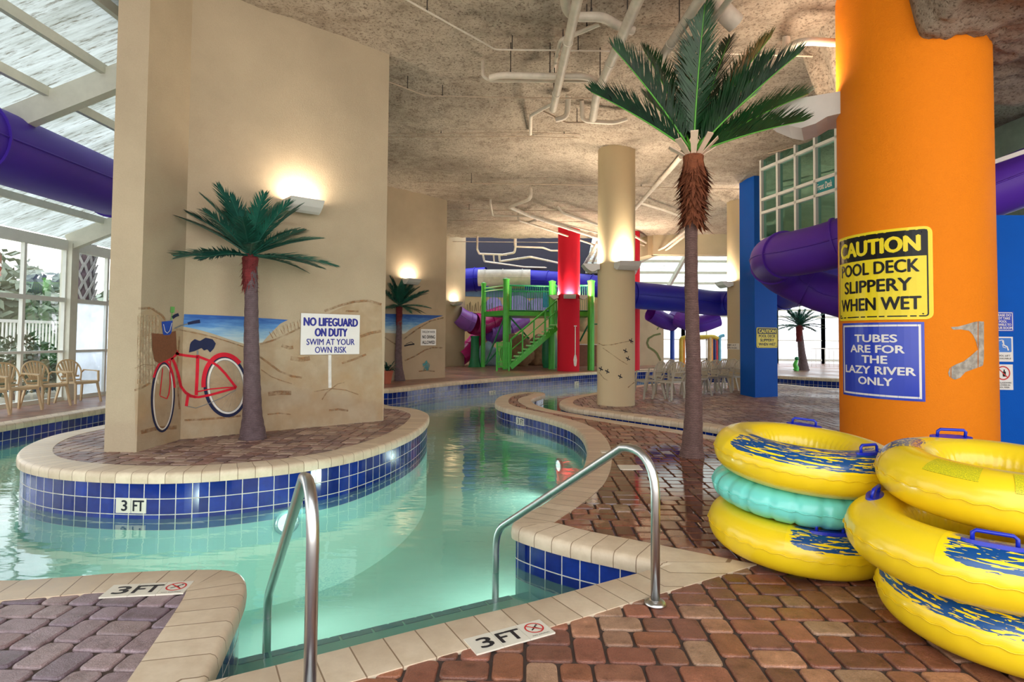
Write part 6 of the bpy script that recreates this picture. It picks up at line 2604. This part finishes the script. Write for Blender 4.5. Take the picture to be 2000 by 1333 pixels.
# stairs
s0, s1 = Q4(650, 1215, 23.2), Q4(1150, 740, 24.0)
s0.z = FAR_Z + 0.28
for sy in (0.0, 0.9):
    mb = MB()
    off = Vector((0, sy, 0))
    mb.bar(s0 + off - Vector((0, 0, 0.14)) * (1 if sy == 0 else 0.5), s1 + off - Vector((0, 0, 0.14)), 0.06, 0.22)
    mb.build('stringer', M_pg, t)
    mb = MB()
    up = Vector((0, 0, 0.95))
    mb.tube([s0 + off + up, s1 + off + up], 0.03, 8)
    mb.tube([s0 + off + up * 0.55, s1 + off + up * 0.55], 0.02, 8)
    for k in range(5):
        s = (s0 + off).lerp(s1 + off, k / 4)
        mb.tube([s, s + up * 1.0], 0.028, 8)
    mb.build('stair_rail', M_pg, t)
M_tread = mat('pale_green_tread', (150, 220, 140), 0.5)
for k in range(11):
    s = s0.lerp(s1, (k + 0.6) / 11.3)
    mb = MB()
    mb.box((s.x, s.y + 0.45, s.z + 0.06), (0.30, 0.86, 0.05))
    mb.build('tread', M_tread, t)
# diagonal braces
for (x0, y0, x1, y1, d_) in ((380, 1170, 590, 650, 25.2), (380, 1180, 500, 1040, 25.0), (640, 660, 850, 900, 24.6), (1400, 930, 1520, 700, 24.6)):
    mb = MB()
    mb.tube([Q4(x0, y0, d_), Q4(x1, y1, d_)], 0.035, 8)
    mb.build('brace', M_pdg, t)
# bright green gate cage at the foot of the stairs
g0, g1 = Q4(500, 1235, 23.0), Q4(635, 935, 23.0)
gt = thing('safety_gate', 'bright green barred gate at the foot of the tower stairs', 'gate', ((g0.x + g1.x) / 2, 23.0, FAR_Z))
mb = MB()
for x in (g0.x, g1.x):
    for y in (23.0, 23.5):
        mb.tube([(x, y, FAR_Z), (x, y, g1.z)], 0.03, 8)
for z in (FAR_Z + 0.15, FAR_Z + 0.35, g1.z - 0.03, g1.z - 0.2):
    mb.tube([(g0.x, 23.0, z), (g1.x, 23.0, z), (g1.x, 23.5, z), (g0.x, 23.5, z)], 0.02, 6, closed=True)
mb.build('gate_frame', M_pg, gt)
mb = MB()
for k in range(11):
    x = g0.x + (g1.x - g0.x) * (k + 1) / 12
    mb.tube([(x, 23.0, FAR_Z + 0.15), (x, 23.0, g1.z)], 0.014, 5)
mb.build('gate_bars', M_pg, gt)
# flared green bollard
bp = Q4(262, 1190, 26.0)
bt = Q4(262, 870, 26.0)
t = thing('bollard', 'green flared post left of the play tower', 'post', (bp.x, bp.y, FAR_Z))
mb = MB()
hh = bt.z - FAR_Z
mb.lathe([(0.30, 0), (0.26, 0.1), (0.19, 0.45), (0.18, hh - 0.1), (0.20, hh - 0.05), (0.20, hh)], 20, (bp.x, bp.y, FAR_Z))
mb.build('shaft', M_pdg, t, smooth=True, angle=50)
# coloured slides beside the tower
slide([Q4(60, 640, 26.6), Q4(140, 690, 26.8), Q4(240, 730, 27.0)], 0.44, 'lilac slide tube left of the play tower', M_lil, 30)
slide([Q4(240, 735, 27.0), Q4(330, 745, 27.4), Q4(430, 700, 27.8), Q4(560, 650, 28.3)], 0.50, 'magenta slide tube behind the left post of the play tower', M_mag, 12)
slide([Q4(330, 860, 28.3), Q4(250, 960, 27.8), Q4(170, 1050, 27.4), Q4(90, 1110, 27.0)], 0.40, 'magenta slide running down to the left behind the bollard', M_mag, 30)
slide([Q4(420, 850, 27.6), Q4(500, 850, 27.8), Q4(640, 770, 28.4), Q4(800, 680, 29.0)], 0.40, 'lilac slide tube under the platform of the play tower', M_lil, 12)
# rocks
def rock(c_, s, m, label, seed):
    t_ = thing('boulder', label, 'rock', c_)
    mb_ = MB()
    n1_, n2_ = 20, 12
    V_ = []
    for j in range(n2_ + 1):
        for i in range(n1_):
            a_, e_ = 2 * PI * i / n1_, -PI / 2 + PI * j / n2_
            d_ = Vector((math.cos(a_) * math.cos(e_), math.sin(a_) * math.cos(e_), math.sin(e_)))
            k = 1 + 0.28 * noise.noise(d_ * 1.7 + Vector((seed, 0, 0))) + 0.1 * noise.noise(d_ * 5 + Vector((seed, 3, 0)))
            V_.append((d_.x * s[0] * k, d_.y * s[1] * k, max(0, s[2] * 0.7 + d_.z * s[2] * k)))
    mb_.add(V_, [(j * n1_ + i, j * n1_ + (i + 1) % n1_, (j + 1) * n1_ + (i + 1) % n1_, (j + 1) * n1_ + i) for j in range(n2_) for i in range(n1_)])
    mb_.build('rock_body', m, t_, smooth=True, local=True)


bp = Q4(410, 1190, 27.2)
rock(Vector((bp.x, bp.y, FAR_Z)), (0.5, 0.4, 0.62), mat('pale_blue_rock', (150, 178, 196), 0.7, var=0.3, vscale=4), 'pale blue boulder behind the left tower post', 1)
bp = Q4(720, 1190, 27.6)
rock(Vector((bp.x, bp.y, FAR_Z)), (0.75, 0.5, 0.9), mat('brown_rock', (150, 116, 82), 0.8, var=0.35, vscale=5), 'brown boulder seen through the tower stairs', 2)
bp = Q4(930, 1190, 28.2)
rock(Vector((bp.x, bp.y, FAR_Z)), (0.6, 0.5, 0.85), MATS['brown_rock'], 'second brown boulder behind the stairs, right one', 3)
# dark green barrel fountain under the platform
bp = Q4(1075, 1190, 26.0)
t = thing('water_barrel', 'dark green ribbed barrel under the tower platform', 'barrel', (bp.x, bp.y, FAR_Z))
mb = MB()
mb.lathe([(0.30, 0), (0.34, 0.25), (0.35, 0.7), (0.33, 1.2), (0.28, 1.45), (0.0, 1.5)], 14, (bp.x, bp.y, FAR_Z))
mb.build('barrel_body', M_pdg, t, smooth=True, angle=30)
# cream dumping bucket seen right of the red column
bp = Q4(1445, 740, 25.6)
t = thing('tipping_bucket', 'cream round bucket between the red column and a green post', 'bucket', bp)
mb = MB()
mb.lathe([(0.16, -0.32), (0.30, -0.1), (0.33, 0.1), (0.30, 0.26), (0.26, 0.28)], 22, bp)
mb.build('bucket_shell', mat('cream_plastic', (236, 220, 176), 0.4), t, smooth=True)
mb = MB()
mb.tube([bp + Vector((-0.42, 0.0, 0.0)), bp + Vector((1.0, 0.0, 0.0))], 0.03, 8)
mb.build('bucket_axle', M_pdg, t)
# brown low cabinet behind
bp = Q4(1460, 1200, 28.0)
t = thing('equipment_box', 'brown box standing behind the right green post', 'box', (bp.x, bp.y, FAR_Z))
mb = MB()
mb.box((bp.x, bp.y, FAR_Z + 0.5), (1.0, 0.6, 1.0))
mb.build('box_body', mat('brown_box_paint', (130, 92, 76), 0.6), t)
mb = MB()
mb.box((bp.x, bp.y, FAR_Z + 1.02), (1.06, 0.66, 0.04))
mb.build('box_lid', M_sw, t)

# painted backdrop on the far wall
fwA, fwB = Vector((-8, 31.04, 0)), Vector((6, 31.04, 0))


def FW(px, py, off=0.0):
    return V(px, py, fwA, fwB) + Vector((0, -off, 0))


t = thing('wall_mural', 'painted lilac hills and tan reeds on the far wall behind the play tower', 'mural', FW(1000, 580, 0))
mb = MB()
for hx, hy, rx, ry in ((470, 540, 90, 90), (720, 560, 160, 130), (960, 570, 140, 110)):
    wpoly(mb, [p for p in ellipse_pts(hx, hy, rx, ry, 180, 360, 0, 20)] + [(hx + rx, hy + 60), (hx - rx, hy + 60)], 0.01, FW, CX4, 12)
mb.build('painted_hills', paint('paint_lilac', (150, 138, 190), ns=3), t)
mb = MB()
wpoly(mb, [(140, 360), (1200, 350), (1200, 470), (140, 440)], 0.006, FW, CX4, 30)
mb.build('painted_horizon', paint('paint_slate', (92, 112, 130), ns=2), t)
mb = MB()
for k in range(16):
    x = 160 + k * 20
    wstroke(mb, [(x, 600), (x + (k % 3 - 1) * 6, 540 - (k % 4) * 14)], 6, 0.012, FW, CX4, 2)
mb.build('painted_reeds', paint('paint_reed_brown', (92, 80, 50)), t)
mb = MB()
wpoly(mb, [(1000, 380), (1060, 380), (1060, 560), (1000, 560)], 0.012, FW, CX4, 20)
mb.build('painted_blue_panel', paint('paint_turquoise', (30, 120, 150)), t)

# ================================================================ SPRAY PIPES IN THE FAR HALL
Q5 = lambda x, y, d_: D(1220 + x / 4.9375, 470 + y / 4.9375, d_)
M_c = {k: mat('spray_pipe_' + k, c, 0.35) for k, c in {'blue': (20, 76, 190), 'red': (214, 40, 60), 'yellow': (214, 190, 70), 'orange': (236, 150, 40), 'sky': (110, 190, 226), 'tan': (200, 178, 130), 'navy': (30, 50, 120)}.items()}


def spray(label, parts, dd):
    base = Q5(parts[0][1][0][0], 1190, dd)
    t_ = thing('spray_arch', label, 'water feature', (base.x, base.y, FAR_Z))
    for col_, pts, r in parts:
        P = [Q5(x, y, dd) for x, y in pts]
        if pts[0][1] > 1150:
            P[0].z = FAR_Z
        if pts[-1][1] > 1150:
            P[-1].z = FAR_Z
        mb_ = MB()
        mb_.tube(rounded(P, 0.15), r, 12)
        mb_.build('pipe_' + ('post' if len(pts) == 2 and pts[0][0] == pts[1][0] else 'arm'), M_c[col_], t_, smooth=True, angle=50)


spray('blue spray pole with red elbow arm in front of the far windows', (('blue', [(460, 1190), (460, 830)], 0.10), ('red', [(460, 840), (462, 805), (505, 803)], 0.11), ('blue', [(505, 803), (640, 805)], 0.09), ('red', [(640, 805), (735, 815)], 0.09)), 27.0)
spray('yellow and orange spray frame behind the palm trunk', (('yellow', [(545, 1190), (545, 940), (860, 928), (900, 950)], 0.10), ('orange', [(570, 1190), (570, 930)], 0.07), ('tan', [(820, 1190), (820, 935)], 0.10), ('orange', [(840, 1190), (840, 935)], 0.06)), 28.0)
spray('blue, red and sky blue spray posts left of the cream column', (('navy', [(868, 1190), (868, 930)], 0.08), ('red', [(886, 1190), (886, 960)], 0.07), ('sky', [(915, 1190), (915, 925), (960, 915)], 0.08), ('blue', [(880, 960), (880, 925)], 0.12)), 28.6)
# painted palm on the short wall panel
pA, pB = Vector((fa.x, 28.83, 0)), Vector((fb.x, 29.83, 0))
pn = Vector(((pB - pA).y, -(pB - pA).x, 0)).normalized()
CX6 = lambda p: (1220 + p[0] / 4.9375, 470 + p[1] / 4.9375)


def PW(px, py, off=0.0):
    return V(px, py, pA, pB) + pn * off


t = thing('wall_mural', 'curved vine painted on the short far wall panel', 'mural', PW(1270, 680, 0))
mb = MB()
wstroke(mb, [(345, 1160), (310, 1090), (280, 1060), (230, 1030), (215, 990), (230, 945), (280, 915), (345, 900)], 18, 0.02, PW, CX6, 3)
wstroke(mb, [(310, 860), (330, 830)], 12, 0.02, PW, CX6)
mb.build('painted_vine', paint('paint_vine', (96, 104, 60)), t)
# small green sculpted figure
gp_ = D(1554, 722, 25.4)
t = thing('garden_figure', 'small green and yellow figure beside the distant palm', 'figure', (gp_.x, gp_.y, FAR_Z))
mb = MB()
P = [Vector((gp_.x, gp_.y, FAR_Z + z)) + Vector((x, 0, 0)) for x, z in ((0, 0.0), (0.03, 0.12), (-0.02, 0.26), (0.02, 0.38), (0.05, 0.46))]
mb.tube(spline(P, 4), [0.12 - 0.004 * i for i in range(17)], 10)
mb.build('body', M_pg, t, smooth=True)
mb = MB()
mb.lathe([(0, -0.06), (0.08, -0.02), (0.09, 0.04), (0.05, 0.09), (0, 0.10)], 12, (gp_.x + 0.05, gp_.y, FAR_Z + 0.50))
mb.build('head', M_pdg, t, smooth=True)
# a white pool ladder rail and low fence further right
t = thing('pool_fence', 'low white railing in front of the far right windows', 'fence', D(1600, 722, 30.0))
mb = MB()
for k in range(22):
    x = D(1585, 700, 30.0).x + k * 0.22
    mb.tube([(x, 30.0, FAR_Z), (x, 30.0, FAR_Z + 0.9)], 0.014, 5)
x0, x1 = D(1585, 700, 30.0).x, D(1585, 700, 30.0).x + 21 * 0.22
mb.tube([(x0, 30.0, FAR_Z + 0.9), (x1, 30.0, FAR_Z + 0.9)], 0.022, 6)
mb.build('railing', M_sw, t)

# ================================================================ OUTSIDE THE LEFT WINDOWS
def bush(c_, s, m, label, n=420, leaf=0.07, seed=1, name='shrub', cat='shrub', group=None):
    rnd = random.Random(seed)
    t_ = thing(name, label, cat, c_, group=group)
    mb_ = MB()
    for _ in range(n):
        a_, e_ = rnd.uniform(0, 2 * PI), math.asin(rnd.uniform(-0.3, 1))
        r_ = rnd.uniform(0.45, 1.0) ** 0.5
        d_ = Vector((math.cos(a_) * math.cos(e_) * s[0], math.sin(a_) * math.cos(e_) * s[1], s[2] * 0.35 + math.sin(e_) * s[2] * 0.65)) * r_
        q_ = Vector((rnd.gauss(0, 1), rnd.gauss(0, 1), rnd.gauss(0, 1))).normalized()
        w_ = q_.orthogonal().normalized()
        l_ = leaf * rnd.uniform(0.6, 1.4)
        mb_.add([d_ - w_ * l_ * 0.4, d_ + q_ * l_, d_ + w_ * l_ * 0.4, d_ - q_ * l_], [(0, 1, 2, 3)])
    mb_.build('foliage', m, t_, local=True, fix=False)
    mb_ = MB()
    for k in range(4):
        mb_.tube([(0, 0, 0), (s[0] * 0.3 * math.cos(k * 1.7), s[1] * 0.3 * math.sin(k * 1.7), s[2] * 0.6)], 0.02, 5)
    mb_.build('branches', M_bark_small, t_, local=True)
    return t_


M_shrub = m_leaf('shrub_leaf', (40, 60, 44), (96, 116, 84))
M_tree = m_leaf('tree_leaf', (84, 96, 84), (130, 140, 116))
for i, (px, py, d_, s, lb) in enumerate((((10), 740, 13.6, (0.9, 0.9, 1.5), 'dark loose shrub outside the left windows, nearest the picture edge'), ((60), 745, 14.6, (0.8, 0.8, 1.2), 'dark loose shrub outside the window behind the middle chair'),
                                         ((190), 735, 17.5, (0.9, 0.9, 1.3), 'shrub outside the fogged window next to the mural pier'), ((130), 738, 18.5, (0.8, 0.8, 1.0), 'low shrub outside at the foot of the outdoor palm'))):
    x = -11.2 - i * 0.2
    yy = x / ((px - 1030) / 1150.0)
    bush(Vector((x, yy, -0.05)), s, M_shrub, lb, 520, 0.09, i + 1)
# sabal palm outside
yy = -12.6 / ((140 - 1030) / 1150.0)
t = thing('sabal_palm', 'stout outdoor palm trunk with criss-cross boots beyond the window', 'tree', (-12.6, yy, -0.05))
mb = MB()
zt_ = 5.2
mb.tube([(-12.6, yy, -0.05), (-12.6, yy, 2.4), (-12.6, yy, zt_)], [0.26, 0.25, 0.30], 18)
mb.build('trunk', M_bark_small, t, smooth=True)
mb = MB()
for j in range(13):
    z = 2.1 + j * 0.24
    for k in range(8):
        a = 2 * PI * (k + 0.5 * (j % 2)) / 8
        rad = Vector((math.cos(a), math.sin(a), 0))
        tn = Vector((-rad.y, rad.x, 0))
        p = Vector((-12.6, yy, z)) + rad * 0.25
        for s in (-1, 1):
            e0 = p + tn * s * 0.11
            e1 = p + rad * 0.11 + Vector((0, 0, 0.34))
            mb.bar(e0, e1, 0.06, 0.03, up=rad)
mb.build('boots', mat('grey_palm_boot', (150, 146, 142), 0.8, var=0.2), t)
fl = []
for k in range(16):
    r2 = random.Random(k)
    lfm, stm = frond_mesh(1.7, 26, 0.7, 0.05, 0.8, 0.1, 0.5, r2, 0.35)
    a = lfm.build('frond', M_tree, t, local=True, fix=False)
    stm.build('stem', M_stem_blue, a, local=True)
    a.location = (0, 0, zt_ + 0.1)
    a.rotation_euler = (Matrix.Rotation(2 * PI * k / 16, 3, 'Z') @ Matrix.Rotation(-math.radians(10 + 50 * (k % 3) / 2), 3, 'Y')).to_euler()
# fence
t = thing('picket_fence', 'white upright railing fence outside the left windows', 'fence', (-15.0, 17.0, 0))
mb = MB()
x = -15.2
for k in range(170):
    y = 12.0 + k * 0.13
    mb.box((x, y, 0.9), (0.03, 0.04, 1.7))
mb.build('pickets', M_sw, t)
mb = MB()
mb.bar((x, 12, 1.78), (x, 34, 1.78), 0.07, 0.09)
mb.bar((x, 12, 0.15), (x, 34, 0.15), 0.05, 0.07)
mb.build('fence_rail', M_sw, t)
# hedge and trees far away
for i, (px, X, s, h) in enumerate(((20, -34, (4.5, 4.5, 6.0), 0), (-60, -30, (4, 4, 6.5), 0), (75, -44, (4, 4, 4.6), 0), (205, -26, (3.0, 3.0, 4.2), 0), (150, -38, (4, 4, 4.8), 0), (235, -34, (4, 4, 5.0), 0), (-20, -22, (2.6, 2.6, 3.8), 0))):
    yy = X / ((px - 1030) / 1150.0)
    lbs = ['dark broad tree far outside the first window', 'broad tree outside, cut by the left picture edge', 'far tree beside the distant building', 'tree outside between the palm trunk and the mural pier', 'far low tree behind the outdoor palm',
           'far tree hidden mostly by the mural pier', 'smaller near tree outside the leftmost pane']
    bush(Vector((X, yy, -0.05)), s, M_tree, lbs[i], 900, 0.42, 20 + i, 'broadleaf_tree', 'tree')
yy = -60 / ((62 - 1030) / 1150.0)
t = thing('distant_building', 'grey block of a building on the horizon outside the left windows', 'building', (-60, yy, 0))
mb = MB()
mb.box((-60, yy, 2.4), (3.5, 2.6, 5.0))
mb.box((-60.4, yy + 0.4, 5.4), (0.8, 0.6, 1.0))
mb.build('building_wall', mat('grey_concrete', (150, 152, 160), 0.8), t)
mb = MB()
for k in range(3):
    mb.box((-58.2, yy, 1.2 + 1.3 * k), (0.1, 2.0, 0.5))
mb.build('window_row', mat('dark_window', (80, 86, 98), 0.3), t)
